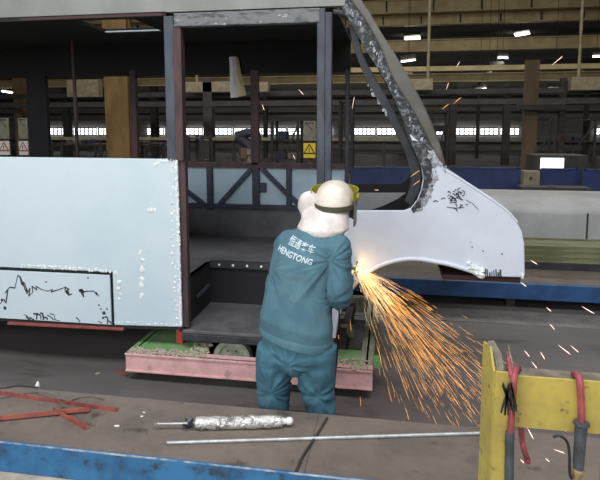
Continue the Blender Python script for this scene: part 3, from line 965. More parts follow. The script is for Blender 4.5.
# ================================================================== TROLLEY
ty0, tz0 = F, .08
ba, bb = V(128, 369, tz0), V(372, 394, tz0)
tx0, tx1 = ba.x, bb.x
ty0 = (ba.y + bb.y) / 2
tz1 = U(128, 353.5, ty0).z
tr = empty('transfer_trolley', ((tx0 + tx1) / 2, ty0 + .7, 0), 'low pink and green steel trolley carrying the bus body', 'trolley')
def ibeam_x(name, y, mt, x0=tx0, x1=tx1):
    MB().span((x0, y, tz0), (x1, y + .1, tz0 + .014)).span((x0, y, tz1 - .014), (x1, y + .1, tz1)).span((x0, y + .012, tz0), (x1, y + .03, tz1)).build(name, mt, tr, bevel=.002)
ibeam_x('front_beam', ty0, m_pink)
ibeam_x('rear_beam', ty0 + 1.75, m_greygreen)
for x, mt in ((tx0, m_green), (tx1 - .1, m_greygreen)):
    MB().span((x, ty0 + .1, tz0), (x + .1, ty0 + 1.75, tz0 + .014)).span((x, ty0 + .1, tz1 - .014), (x + .1, ty0 + 1.75, tz1)).span((x + .04, ty0 + .1, tz0), (x + .06, ty0 + 1.75, tz1)).build('end_beam', mt, tr, bevel=.002)
xg = V(206, 350, tz1).x
MB().span((tx0 + .1, ty0 + .1, tz1 - .02), (xg, ty0 + 1.7, tz1 - .004)).build('cover_plate', m_green, tr)
xh = V(334, 370, tz1).x
MB().span((xh - .04, ty0 + .1, tz1 - .02), (tx1 - .1, ty0 + .38, tz1 - .004)).build('cover_plate', m_green, tr)
MB().span((xh - .02, ty0 + .38, tz0 + .01), (xh + .05, ty0 + 1.75, tz1 + .0)).build('inner_beam', m_dkst, tr)
MB().span((tx1, ty0 + .16, tz1 - .05), (tx1 + .06, ty0 + .26, tz1 + .02)).build('side_lug', m_green, tr, bevel=.004)
p = U(180.5, 340, F + .12)
MB().span((p.x - .028, F + .1, tz1), (p.x + .028, F + .15, zbot - .03)).build('prop_post', m_redp, tr)
for x, y in ((tx0 + .2, F + 1.68), (tx1 - .12, F + 1.68), (xh + .02, F + .3)):
    MB().span((x - .03, y, tz1), (x + .03, y + .06, zbot - .06)).build('prop_post', m_redp if y > 5.3 else m_dkst, tr)
for x in (tx0 + .45, tx0 + 1.45):
    MB().span((x, ty0 + .55, tz0 + .02), (x + .08, ty0 + 1.75, tz1 - .02)).build('cross_beam', m_greygreen, tr)
wc = U(232, 352, ty0 + .22)
WR = min(.165, U(232, 340.5, ty0 + .2).z / 2)
def wheel(c):
    w = MB().lathe((c.x, c.y, WR), (0, 1, 0), [(-.01, 0), (-.01, .05), (0, .055), (0, WR - .05), (-.018, WR - .045), (-.022, WR - .023), (-.012, WR), (.07, WR), (.085, WR - .015), (.085, 0)], 32).build('wheel', m_greygreen, tr)
    MB().lathe((c.x, c.y, WR), (0, -1, 0), [(.01, .03), (.02, .028), (.03, .016), (.032, 0)], 16).build('hub_cap', m_debris, w)
    for k in range(6):
        th = k * math.pi / 3
        MB().lathe((c.x + .07 * math.cos(th), c.y, WR + .07 * math.sin(th)), (0, -1, 0), [(-.004, .008), (.008, .008), (.008, 0)], 6).build('wheel_bolt', m_dkst, w)
wheel(wc)
wheel(Vector((wc.x, ty0 + 1.2, 0)))
MB().tube([(wc.x, ty0 + .25, WR), (wc.x, ty0 + 1.25, WR)], .03, 10).build('axle', m_dkst, tr)
# loose grinding dust and chips on the trolley
db = MB()
rr = random.Random(11)
def chips(x0, x1, y0, y1, z, n, r0, r1):
    for k in range(n):
        r = rr.uniform(r0, r1)
        db.blob((rr.uniform(x0, x1), rr.uniform(y0, y1), z + r * .25), (r * rr.uniform(.8, 1.6), r * rr.uniform(.8, 1.6), r * .5), k, .8, 6, 4)
chips(tx0 + .02, xg + .04, ty0 + .01, ty0 + .13, tz1, 260, .005, .015)
chips(tx0 + .5, xg, ty0 + .12, ty0 + .45, tz1, 70, .01, .024)
chips(xh - .03, tx1 - .04, ty0 + .01, ty0 + .2, tz1, 80, .006, .016)
tag(db.build('grinding_dust', m_debris), 'grey chips and dust heaped on the trolley plates', 'dust', kind='stuff')

# ================================================================== NEAR PLATFORM
pl = empty('low_platform', (-.5, (DY0 + DY1) / 2, WZ), 'long low steel work platform with blue front edge', 'platform')
zb = U(0, 471.5, DY0).z
xj = V(310, 450, DZ).x
MB().span((-6, DY0 + .02, DZ - .02), (xj - .0004, DY1, DZ)).build('deck_plate', m_deck, pl, bevel=.003)
MB().span((xj + .0004, DY0 + .02, DZ - .02), (6, DY1, DZ)).build('deck_plate', m_deck, pl, bevel=.003)
MB().span((-6, DY0, WZ + .002), (6, DY0 + .02, DZ + .003)).build('edge_beam', m_blue, pl, bevel=.003)
MB().span((-6, DY0 - .001, DZ - .002), (6, DY0 + .008, DZ + .006)).build('worn_lip', m_worn, pl, bevel=.002)
MB().span((-6, DY1 - .02, 0), (6, DY1 - .001, DZ - .02)).build('back_plate', m_dkst, pl)
for k in range(7):
    MB().span((-5.5 + k * 1.8, DY0 + .03, 0), (-5.4 + k * 1.8, DY1 - .02, DZ - .02)).build('support', m_dkst, pl)
# dirty cable lying in the plate joint
c0 = smooth_path([V(327, 418, DZ + .006), V(318, 433, DZ + .006), V(303, 456, DZ + .006), V(296, 472, DZ + .006)])
tag(MB().tube(c0, .007, 6).build('flat_cable', m_dkst), 'dark dirty cable crossing the deck between the rod ends', 'cable')

# red bars
def angle_bar(name, p, q, w, mt, lab):
    a, b = V(*p, DZ), V(*q, DZ)
    d = (b - a).normalized()
    n = Vector((-d.y, d.x, 0))
    th = .004
    pts = [(0, 0), (w, 0), (w, th), (th, th), (th, w * .8), (0, w * .8)]
    mb = MB().extrude([a + n * (u - w / 2) + Vector((0, 0, v)) for u, v in pts], b - a)
    return tag(mb.build(name, mt, bevel=.001), lab, 'bar', 'red bars on the platform')
angle_bar('steel_bar', (-25, 390), (118, 410.5), .034, m_redbar, 'red steel bar reaching furthest along the platform deck')
angle_bar('steel_bar', (56, 410.5), (87.5, 429), .034, m_orange, 'short orange-red steel bar crossing under the others, near its cut end')
o = angle_bar('steel_bar', (-20, 423), (90, 412), .032, m_orange, 'orange-red steel bar lying slantwise over the shorter bar')
o.location.z += .012
# cables with a white plug
c1 = smooth_path([V(-20, 386, DZ + .005), V(0, 388, DZ + .005), V(18, 386, DZ + .006), V(33, 387, DZ + .008), V(38, 387.5, DZ + .014)])
e = empty('power_cable', c1[0], 'black cable with white plug end on the platform deck', 'cable')
MB().tube(c1, .004, 7).build('cable', m_cable, e)
pc = V(37.5, 387, DZ) + Vector((0, 0, .014))
MB().lathe(pc - Vector((0, 0, .014)), (.15, 0, 1), [(0, .0), (0, .013), (.012, .014), (.024, .009), (.034, .006), (.035, 0)], 14).build('plug', m_plug, e)
c2 = smooth_path([V(-20, 402, DZ + .004), V(10, 396.5, DZ + .004), V(32, 392.5, DZ + .004), V(52, 395, DZ + .034), V(63, 404, DZ + .03), V(75, 399, DZ + .006), V(90, 396.5, DZ + .004), V(104, 399.5, DZ + .004)])
tag(MB().tube(c2, .0032, 7).build('thin_wire', m_wire), 'thin dark wire looping over the red bars', 'wire')
# crumbs of scrap
for (x, y, r, lab) in ((117, 426.5, .012, 'white scrap chip beside the short red bar end'), (144, 413, .006, 'tiny pale crumb, higher of two near the rod end'), (142, 417, .007, 'tiny pale crumb, lower of two near the rod end')):
    tag(MB().box(V(x, y, DZ) + Vector((0, 0, .0035)), (r * 2.2, r * .9, .006), Matrix.Rotation(R(8), 3, 'Z')).build('scrap_chip', m_plug, bevel=.001), lab, 'scrap')
# wrapped cylinder
a, b = V(196, 429, DZ), V(282, 427, DZ)
ax = (b - a).normalized()
rb = .0325
ce = empty('gas_cylinder', a, 'silver wrapped cylinder with thin piston rod on the platform', 'cylinder')
up = Vector((0, 0, rb))
L = (b - a).length
mb = MB().lathe(a + up, ax, [(0, 0), (0, rb * .9)] + [(L * t / 14, rb * (1 + .06 * math.sin(t * 2.3))) for t in range(1, 14)] + [(L, rb * .86), (L, 0)], 20)
for v in mb.v:
    rad = v - (a + up) - ax * (v - (a + up)).dot(ax)
    v += rad * .16 * noise.noise(v * 42)
    v.z = max(v.z, DZ + .0005)
mb.build('barrel', m_chrome, ce, sharp=60)
MB().lathe(a + up - ax * .20, ax, [(0, 0), (0, .006), (.20, .006), (.20, 0)], 10).build('piston_rod', m_rodm, ce)
MB().tube([a + up - ax * .20 + Vector((0, .012, 0)), a + up - ax * .213, a + up - ax * .20 - Vector((0, .012, 0))], .005, 8).build('rod_eye', m_rodm, ce)
cb = MB()
for k in range(16):
    cb.blob(a + up - ax * rnd.uniform(.0, .065) + Vector((0, rnd.uniform(-.02, .02), rnd.uniform(-.018, .02))), rnd.uniform(.007, .013), k, .7, 7, 5)
cb.build('torn_wrapping', m_ragged, ce)
MB().lathe(b + up, ax, [(0, rb * .7), (.01, rb * .5), (.025, rb * .45), (.03, rb * .62), (.05, rb * .6), (.06, rb * .3), (.062, 0)], 14).build('end_fitting', m_plug, ce)
# long rod
a, b = V(167, 444.5, DZ), V(492, 434.5, DZ)
ax = (b - a).normalized()
tag(MB().lathe(a + Vector((0, 0, .009)), ax, [(0, .006), (0, .009), ((b - a).length, .009), ((b - a).length, 0)], 14).build('zinc_rod', m_rodm), 'long thin zinc rod lying across the platform deck', 'rod')
# floor scraps
for (x, y, lab) in ((122, 374, 'flat red scrap strip on the dark floor'), (98, 374, 'small pale scrap on the dark floor left of the trolley')):
    tag(MB().box(V(x, y, 0) + Vector((0, 0, .004)), (.13 if x > 100 else .03, .03, .008), Matrix.Rotation(R(-20), 3, 'Z')).build('floor_scrap', m_redbar if x > 100 else m_debris, bevel=.002), lab, 'scrap')

# ================================================================== YELLOW STAND
SY = 1.42
def Q(x, y, Y=SY):
    return U(x, y, Y)
st = empty('yellow_stand', (Q(500, 400).x, SY, WZ), 'scraped yellow steel stand with crossbeam in front of the platform', 'stand')
# post: channel section, open to the back
za = Q(497, 372).z
xa, xb = Q(497, 400).x, Q(515, 400).x
zt = Q(488, 342, SY + .07).z
fl_ = MB().extrude([(xa, SY, WZ), (xa + .0, SY + .004, za), (xa - .004, SY + .012, zt - .055), (xa - .010, SY + .04, zt), (xa - .02, SY + .085, zt - .004), (xa - .02, SY + .085, WZ)], (-.006, 0, 0))
fl_.build('post_flange', m_yellow, st, bevel=.0015)
MB().extrude([(xa - .006, SY, WZ), (xb, SY, WZ), (xb, SY, za), (xa - .006, SY, za + .002)], (0, .007, 0)).build('post_web', m_yellow, st, bevel=.0015)
MB().extrude([(xb - .006, SY + .007, WZ), (xb - .006, SY + .09, WZ), (xb - .006, SY + .09, za + .04), (xb - .006, SY + .007, za - .004)], (.006, 0, 0)).build('post_flange', m_baresteel, st, bevel=.0015)
MB().extrude([Q(487.5, 341.5, SY + .045), Q(494.5, 341, SY + .045), Q(502, 354, SY + .03), Q(505, 375, SY + .012), Q(498, 376, SY + .012), Q(495, 360, SY + .03)], (0, .006, 0)).build('bare_gusset', m_baresteel, st, bevel=.001)
bxe = Q(640, 400).x
z1, z0 = Q(520, 376, SY + .02).z, Q(520, 427.5, SY + .02).z
MB().span((xb - .01, SY + .02, z0), (bxe, SY + .027, z1)).build('crossbeam_web', m_yellow, st, bevel=.0015)
MB().span((xb - .01, SY + .027, z1 - .006), (bxe, SY + .075, z1)).build('crossbeam_flange', m_baresteel, st, bevel=.0015)
MB().span((xb - .01, SY + .027, z0), (bxe, SY + .075, z0 + .006)).build('crossbeam_flange', m_yellow, st, bevel=.0015)
MB().span((bxe - .05, SY + .02, WZ), (bxe, SY + .09, z1)).build('post_web', m_yellow, st, bevel=.0015)
# hoses
e = empty('welding_hose', (Q(512, 430).x, SY - .02, WZ), 'red hose with black tape hung on the yellow stand post', 'hose', 'red hoses hung on the yellow stand')
path = smooth_path([U(528, 462, SY + .12), U(522, 440, SY + .20), U(520, 400, SY + .11), U(519, 372, SY + .07), U(516, 369.5, SY + .03), U(514, 378, SY - .012), U(512.5, 400, SY - .016), U(511, 425, SY - .018), U(510, 437, SY - .018)])
MB().tube(path, .0085, 10).build('hose', m_hose, e)
path = smooth_path([U(510, 432, SY - .018), U(509.5, 450, SY - .018), U(509, 485, SY - .018), U(509, 560, SY - .018)])
MB().tube(path, .0115, 12).build('sleeve', m_sleeve, e)
tp = MB()
for k in range(13):
    tp.bar(U(507 + rnd.uniform(-5, 6), 386 + rnd.uniform(-4, 6), SY - .027), U(509 + rnd.uniform(-9, 9), 410 + rnd.uniform(-6, 6), SY - .027), .003, .007, (0, 1, 0))
tp.build('tape_wrap', m_tape, e)
MB().tube(smooth_path([U(507, 351, SY + .03), U(508.5, 358, SY + .02), U(510, 368, SY + .01), U(511.5, 377, SY - .004)]), [.002] * 6 + [.006] * 6 + [.007] * 7, 8).build('hose_tip', m_hose, e)
e = empty('welding_hose', (Q(580, 430).x, SY - .02, WZ), 'red hose with grey sleeve and fitting hung over the yellow crossbeam', 'hose', 'red hoses hung on the yellow stand')
path = smooth_path([U(574, 425, SY + .1), U(573, 395, SY + .095), U(573.5, 377, SY + .07), U(576, 374, SY + .03), U(579.5, 380, SY), U(581, 400, SY - .002), U(581.5, 415, SY - .002), U(581.5, 424, SY - .004)])
MB().tube(path, .009, 10).build('hose', m_hose, e)
MB().lathe(U(581.5, 422, SY - .006), U(578, 470, SY - .012) - U(581.5, 422, SY - .006), [(0, 0), (0, .019), (.006, .02), (.01, .015), (.03, .0145), (.11, .0135), (.128, .012), (.13, 0)], 18).build('sleeve', m_sleeve, e)
MB().lathe(U(578, 468, SY - .012), (-.05, 0, -1), [(0, .01), (.004, .018), (.012, .018), (.014, .012), (.03, .012), (.034, .017), (.05, .015), (.05, 0)], 8).build('fitting', m_brass, e)
MB().tube(smooth_path([U(553, 437, SY - .01), U(560, 436, SY - .014), U(567, 442, SY - .014), U(569.5, 455, SY - .012), U(570, 475, SY - .012), U(576, 482, SY - .012)]), .0035, 8).build('trigger_hook', m_tape, e)
# ================================================================== WORKER
def remesh(mb, voxel, it=6, fac=.5):
    me = mb.mesh('tmp')
    ob = bpy.data.objects.new('tmp', me)
    COL.objects.link(ob)
    md = ob.modifiers.new('r', 'REMESH')
    md.mode = 'VOXEL'
    md.voxel_size = voxel
    sm = ob.modifiers.new('s', 'SMOOTH')
    sm.iterations = it
    sm.factor = fac
    dg = bpy.context.evaluated_depsgraph_get()
    dg.update()
    out = bpy.data.meshes.new_from_object(ob.evaluated_get(dg))
    bpy.data.objects.remove(ob)
    bpy.data.meshes.remove(me)
    return out


def place_mesh(me, name, mt, parent):
    o = ORIGIN[parent.name]
    for v in me.vertices:
        v.co -= o
    me.name = name
    for p in me.polygons:
        p.use_smooth = True
    me.materials.clear()
    me.materials.append(mt)
    ob = bpy.data.objects.new(name, me)
    COL.objects.link(ob)
    ob.parent = parent
    ORIGIN[ob.name] = Vector(o)
    return ob


def folds(me, amp, f1, f2, mask=None):
    nr = [v.normal.copy() for v in me.vertices]
    for v, n in zip(me.vertices, nr):
        p = v.co
        q1 = Vector(f1(p))
        q2 = Vector(f2(p))
        d = (1 - 2.2 * abs(noise.noise(q1))) * .6 + noise.noise(q2) * .7
        k = mask(p) if mask else 1
        v.co += n * (amp * d * k)
    me.update()


AZ = R(12)
Fd = Vector((math.sin(AZ), math.cos(AZ), 0))
Rd = Vector((math.cos(AZ), -math.sin(AZ), 0))
Zd = Vector((0, 0, 1))
base = U(297, 400, 3.1)
pw = empty('person', (base.x, 3.1, 0), 'person in blue work suit and white hood grinding the wheel arch, seen from behind', 'person')

def UP(x, y, Y):
    return U(x, y, Y + .1)
HC = UP(332, 200, 3.24)
shR, shL = UP(336.5, 246, 3.08), UP(289, 245, 3.12)
elR, elL = UP(337.5, 296, 3.06), UP(291, 286, 3.38)
wrR, wrL = U(345, 279, F - .44), U(336, 272, F - .30)
hipL, hipR = UP(279, 330, 3.0), UP(315, 330, 3.0)

def tr_(c, a, b, e=2.2, fo=0, tl=0):
    ca, sa = math.cos(R(tl)), math.sin(R(tl))
    return (c + Fd * fo, Rd * ca - Zd * sa, Fd, a, b, e)

# ---- body: one continuous surface
bd = MB()
bd.loft([tr_(UP(296, 352, 3.0), .12, .09), tr_(UP(296, 344, 3.0), .16, .11), tr_(UP(297, 335, 3.0), .165, .12), tr_(UP(298, 305, 3.03), .14, .105), tr_(UP(301, 270, 3.07), .125, .105),
         tr_(UP(307, 248, 3.1), .14, .1), tr_(UP(313, 238, 3.12), .12, .08), tr_(UP(319, 230, 3.14), .075, .07), tr_(UP(325, 215, 3.19), .055, .058), tr_(UP(330, 205, 3.22), .052, .056)], 24)
# head
hx = (Zd * .97 + Fd * .12 + Rd * .03).normalized()
hf = (Fd * .97 + Rd * .18 - hx * (Fd * .97 + Rd * .18).dot(hx)).normalized()
hs = hf.cross(hx).normalized()
HR = Matrix((hs, hf, hx)).transposed()
bd.blob(HC, (.076, .094, .115), 0, 0, 24, 16, HR)
bd.blob(HC + hf * .02 - hx * .06, (.058, .07, .06), 0, 0, 16, 12, HR)
bd.blob(HC + hf * .1 - hx * .02, (.014, .02, .025), 0, 0, 10, 8, HR)            # nose
for q in (-1, 1):
    bd.blob(HC + hs * q * .078 - hx * .01, (.012, .022, .033), 0, 0, 10, 8, HR)  # ears
    bd.blob(HC + hs * q * .032 + hf * .082 + hx * .008, (.016, .01, .01), 0, 0, 10, 8, HR)
bd.blob(HC + hf * .092 - hx * .058, (.026, .012, .01), 0, 0, 10, 8, HR)
for (a, b_, c) in ((shR, elR, wrR), (shL, elL, wrL)):
    bd.tube(smooth_path([a.lerp(UP(312, 248, 3.1), .35), a, a.lerp(b_, .5), b_, b_.lerp(c, .5), c], 5), [.05] * 5 + [.055] * 5 + [.047] * 5 + [.042] * 5 + [.038] * 5 + [.029], 14)
for (h, x0, x1) in ((hipL, 276, 278), (hipR, 315, 320)):
    kn, an = UP(x0, 392, 3.02), UP(x1, 452, 3.0)
    an.z = .08
    bd.tube(smooth_path([h + Zd * .02, h.lerp(kn, .5), kn, kn.lerp(an, .4), an], 5), [.085] * 5 + [.078] * 5 + [.056] * 5 + [.055] * 5 + [.037], 14)
    bd.tube([an, an + Fd * .06 - Zd * .035, an + Fd * .15 - Zd * .05], [.037, .036, .03], 12)
# hands closed round the grinder
GA, GB = U(343, 281, F - .40), U(352, 268.5, F - .09)
gax = (GB - GA).normalized()
def hand(mb, w, c, axis, right):
    """palm beside a bar centred at c running along axis, fingers curled round it"""
    toward = (c - w)
    toward = (toward - axis * toward.dot(axis))
    if toward.length < .01:
        toward = Zd.copy()
    t = toward.normalized()
    n = axis.cross(t).normalized()
    palm = c - t * .042
    mb.tube([w, w.lerp(palm, .6), palm + n * .004], [.028, .033, .03], 12)
    mb.blob(palm, (.0, .0, .0), 0, 0) if False else None
    M3 = Matrix((axis, n, t)).transposed()
    mb.blob(palm, (.042, .038, .017), 0, 0, 14, 10, M3)
    for k, ln in enumerate((.92, 1.0, .95, .8)):
        o = palm + axis * (.033 - .022 * k) + n * .03
        r = .0088 if k < 3 else .0078
        pts = [o - n * .012, o + n * .012 * ln + t * .012, o + n * .014 * ln + t * .045 * ln, o - n * .004 + t * .074 * ln, o - n * .03 * ln + t * .082 * ln]
        mb.tube(smooth_path(pts, 3), [r * 1.1] * 6 + [r] * 4 + [r * .85] * 3, 8)
    o = palm + axis * .036 - n * .022
    mb.tube(smooth_path([o - axis * .015, o + axis * .014 - n * .014 + t * .012, o + axis * .02 - n * .016 + t * .042, o + axis * .012 - n * .002 + t * .068], 3), [.0125] * 3 + [.0105] * 4 + [.0085] * 3, 8)
hand(bd, wrR, GA.lerp(GB, .2), gax, True)
sideax = (Rd * -.8 + Zd * .5).normalized()
SH0 = GA.lerp(GB, .8)
SH1 = SH0 - Rd * .10 + Zd * .05
hand(bd, wrL, SH0.lerp(SH1, .62), (SH1 - SH0).normalized(), False)
place_mesh(remesh(bd, .0062, 3, .4), 'body', m_skin, pw)

# ---- trousers
tr2 = MB()
tr2.loft([tr_(UP(295, 366, 3.0), .10, .11), tr_(UP(296, 360, 3.0), .19, .14), tr_(UP(296, 350, 3.0), .217, .152), tr_(UP(297, 330, 3.0), .208, .15), tr_(UP(298, 318, 3.0), .19, .14)], 28)
for pts in ([(277, 345, .122), (274.5, 366, .108), (273.5, 388, .097), (273, 410, .094), (275, 435, .092), (277, 452, .09)],
            [(316, 345, .122), (315.5, 366, .117), (317, 388, .1), (321, 410, .088), (322, 435, .088), (322, 452, .088)]):
    P = [UP(x, y, 3.0 + (.02 if 370 < y < 420 else 0)) for x, y, r in pts]
    P[-1].z = .055
    P[-2].z = min(P[-2].z, .16)
    tr2.loft([(p, Rd, Fd, r, r * 1.05) for p, (x, y, r) in zip(P, pts)], 24)
me = remesh(tr2, .009, 5)
folds(me, .010, lambda p: (p.x * 7 + p.z * 3, p.y * 6, p.z * 7 - p.x * 7), lambda p: (p.x * 12, p.y * 10, p.z * 2.2 + p.x * 3), lambda p: 1.0 if p.z < .8 else .5)
for cc, sd in ((UP(292, 362, 2.9), 2.2), (UP(272, 392, 2.92), 6.1), (UP(318, 396, 2.92), 8.7)):
    nr = [v.normal.copy() for v in me.vertices]
    for v, n in zip(me.vertices, nr):
        d = v.co - cc
        r = d.length
        if r < .3:
            th = math.atan2(d.dot(Rd), -d.z)
            v.co += n * (.011 * (1 - 2.6 * abs(noise.noise(Vector((th * 2.3, r * 2, sd))))) * (1 - r / .3) * min(1, r / .05))
me.update()
trs = place_mesh(me, 'trousers', m_trouser, pw)

# ---- jacket
jk = MB()
jk.loft([tr_(UP(295.5, 337, 3.0), .222, .165, tl=12), tr_(UP(296, 331, 3.0), .226, .172, tl=12), tr_(UP(297, 319, 3.0), .222, .176, tl=12), tr_(UP(297.5, 303, 3.02), .205, .17, tl=11), tr_(UP(298.5, 284, 3.05), .187, .16, tl=10), tr_(UP(301, 266, 3.08), .182, .152, tl=8),
         tr_(UP(305.5, 251, 3.1), .186, .142, tl=6), tr_(UP(310, 241, 3.11), .182, .125, tl=5), tr_(UP(314, 234, 3.13), .15, .105, tl=4), tr_(UP(318, 228, 3.14), .1, .09), tr_(UP(321, 221, 3.16), .085, .08)], 36)
jk.tube(smooth_path([shR - Rd * .07, shR, shR.lerp(elR, .5), elR, elR.lerp(wrR, .5), wrR.lerp(elR, .06)], 6), [.074] * 6 + [.082] * 6 + [.08] * 6 + [.076] * 6 + [.064] * 6 + [.046], 18)
jk.tube(smooth_path([shL + Rd * .07, shL, shL.lerp(elL, .5), elL, elL.lerp(wrL, .5), wrL.lerp(elL, .06)], 6), [.085] * 6 + [.088] * 6 + [.08] * 6 + [.074] * 6 + [.062] * 6 + [.046], 18)
me = remesh(jk, .0075, 4)
hemz = UP(296, 345, 3.0).z
AP = UP(328, 262, 2.95)
LP = UP(272, 268, 3.0)
def crease(me, amp, c, fa, fr, reach, seed, mask=None):
    '''soft creases fanning out from a point where the cloth is pulled'''
    nr = [v.normal.copy() for v in me.vertices]
    for v, n in zip(me.vertices, nr):
        d = v.co - c
        r = d.length
        if r > reach:
            continue
        th = math.atan2(d.dot(Rd), -d.z)
        k = noise.noise(Vector((th * fa, r * fr, seed)))
        k = 1 - 2.6 * abs(k)
        fall = (1 - r / reach) * min(1, r / .06)
        v.co += n * (amp * k * fall * (mask(v.co) if mask else 1))
    me.update()
hm = lambda p: min(1, max(.1, (p.z - hemz - .07) * 9))
folds(me, .0085, lambda p: (p.x * 10 + p.z * 3.5, p.y * 7, p.z * 1.3), lambda p: (p.x * 15 - p.z * 5, p.y * 9, p.z * 1.8), hm)
crease(me, .013, AP, 2.6, 2.0, .42, 1.3, hm)
crease(me, .010, LP, 2.4, 2.0, .34, 5.1, hm)
crease(me, .012, elR, 2.2, 2.5, .2, 9.2, hm)
jbvh = BVHTree.FromPolygons([v.co.copy() for v in me.vertices], [tuple(p.vertices) for p in me.polygons])
jac = place_mesh(me, 'jacket', m_jacket, pw)
# waist band with button
wb = MB()
wc_ = UP(295.5, 336, 3.0)
tu = Rd * math.cos(R(12)) - Zd * math.sin(R(12))
tn = Zd * math.cos(R(12)) + Rd * math.sin(R(12))
wb.loft([(wc_ - tn * .014, tu, Fd, .222, .168, 2.2), (wc_ - tn * .008, tu, Fd, .2275, .175, 2.2), (wc_ + tn * .03, tu, Fd, .2285, .177, 2.2), (wc_ + tn * .042, tu, Fd, .222, .17, 2.2)], 40)
wbo = wb.build('waistband', m_jacket, jac)
bp = UP(313, 338, 2.82)
h_, n_, i_, d_ = BVHTree.FromPolygons([p.copy() for p in wb.v], wb.f).ray_cast(EYE, (bp - EYE).normalized())
if h_:
    MB().lathe(h_, (h_ * 0 + (EYE - h_)).normalized(), [(-.002, .009), (.004, .009), (.005, .006), (.005, 0)], 12).build('button', m_steel, wbo)

# ---- lettering on the back
def print_text(body, pc, size, width, bold):
    cu = bpy.data.curves.new('print', 'FONT')
    cu.body = body
    cu.size = size
    cu.align_x = 'CENTER'
    cu.offset = bold
    cu.resolution_u = 3
    ob = bpy.data.objects.new('print', cu)
    COL.objects.link(ob)
    dg = bpy.context.evaluated_depsgraph_get()
    dg.update()
    me = bpy.data.meshes.new_from_object(ob.evaluated_get(dg))
    bpy.data.objects.remove(ob)
    bm = bmesh.new()
    bm.from_mesh(me)
    bmesh.ops.triangulate(bm, faces=bm.faces)
    for q in range(2):
        bmesh.ops.subdivide_edges(bm, edges=[e for e in bm.edges if e.calc_length() > size * .12], cuts=1)
        bmesh.ops.triangulate(bm, faces=bm.faces)
    xs = [v.co.x for v in bm.verts]
    k = width / (max(xs) - min(xs))
    tilt = R(-16)
    e1 = Rd * math.cos(tilt) + Zd * math.sin(tilt)
    e2 = -Rd * math.sin(tilt) + Zd * math.cos(tilt)
    for v in bm.verts:
        p = pc + e1 * (v.co.x * k) + e2 * v.co.y - Fd * .5
        h, n, i, d = jbvh.ray_cast(p, Fd)
        if h is None:
            h, n, i, d = jbvh.find_nearest(p + Fd * .5)
        v.co = (h if h else p + Fd * .4) - Fd * .004 - ORIGIN[pw.name]
    bm.to_mesh(me)
    bm.free()
    me.materials.clear()
    me.materials.append(m_print)
    o2 = bpy.data.objects.new('back_lettering', me)
    COL.objects.link(o2)
    o2.parent = jac
    ORIGIN[o2.name] = ORIGIN[pw.name]
print_text('HENGTONG', U(292.5, 258.5, 3.05), .046, .235, .0008)
print_text('\u6052\u901a\u5ba2\u8f66', U(298, 250, 3.05), .056, .175, .0006)

# ---- hood, cap, face shield
hd = MB()
hd.loft([tr_(UP(322, 234, 3.13), .125, .11), tr_(UP(323, 228, 3.14), .158, .125), tr_(UP(325, 219, 3.17), .143, .12), tr_(UP(328, 212, 3.2), .128, .12), tr_(UP(331, 207, 3.22), .118, .115), tr_(UP(332, 203, 3.23), .1, .1)], 28)
hd.blob(UP(308.5, 205, 3.2), (.064, .055, .085), 4, .15, 14, 12)
hd.blob(UP(313, 219, 3.16), (.07, .07, .07), 8, .15, 14, 12)
me = remesh(hd, .008, 4)
folds(me, .007, lambda p: (p.x * 9, p.y * 9, p.z * 5), lambda p: (p.x * 14, p.y * 14, p.z * 5))
place_mesh(me, 'hood', m_hood, pw)
cx = (Zd - Fd * .12 + Rd * .05).normalized()
CC = UP(334.5, 203.5, 3.23)
u_ = (Rd - cx * Rd.dot(cx)).normalized()
v_ = cx.cross(u_)
ch_ = .145
cap = MB()
cap.loft([(CC + cx * (ch_ * math.sin(t * math.pi / 20)), u_, v_, .124 * max(math.cos(t * math.pi / 20), .02) ** .8, .14 * max(math.cos(t * math.pi / 20), .02) ** .8) for t in range(0, 11)], 36)
capo = cap.build('cap', m_cap, pw, sharp=60)
bdm = MB()
bdm.loft([(CC - cx * .024, u_, v_, .122, .137), (CC - cx * .022, u_, v_, .130, .146), (CC + cx * .012, u_, v_, .131, .147), (CC + cx * .014, u_, v_, .122, .138)], 36)
bdm.build('cap_band', m_band, capo)
def arc(r, r2, z0, z1, a0, a1, n=24, th=.006):
    mb = MB()
    pa = []
    for ri in (r, r + th):
        for z in (z0, z1):
            pa.append([CC + u_ * ((ri) * math.sin(a0 + (a1 - a0) * i / n)) + v_ * ((ri + r2) * math.cos(a0 + (a1 - a0) * i / n)) + cx * z for i in range(n + 1)])
    vs = [p for row in zip(*pa) for p in row]
    fs = []
    for i in range(n):
        o = i * 4
        for a, b in ((0, 1), (1, 3), (3, 2), (2, 0)):
            fs.append((o + a, o + b, o + 4 + b, o + 4 + a))
    fs += [(0, 1, 3, 2), (n * 4, n * 4 + 2, n * 4 + 3, n * 4 + 1)]
    return mb.add(vs, fs, True)
vis = arc(.141, .015, .042, .096, R(-118), R(112)).build('visor_frame', m_visor, pw)
MB().lathe(CC + u_ * .146 + cx * .06, u_, [(0, .02), (.012, .02), (.012, 0)], 14).build('visor_knob', m_visor, vis)
MB().lathe(CC - u_ * .146 + cx * .06, -u_, [(0, .02), (.012, .02), (.012, 0)], 14).build('visor_knob', m_visor, vis)
arc(.132, .04, -.13, .062, R(20 - 90), R(98)).build('face_shield', m_shield, pw)
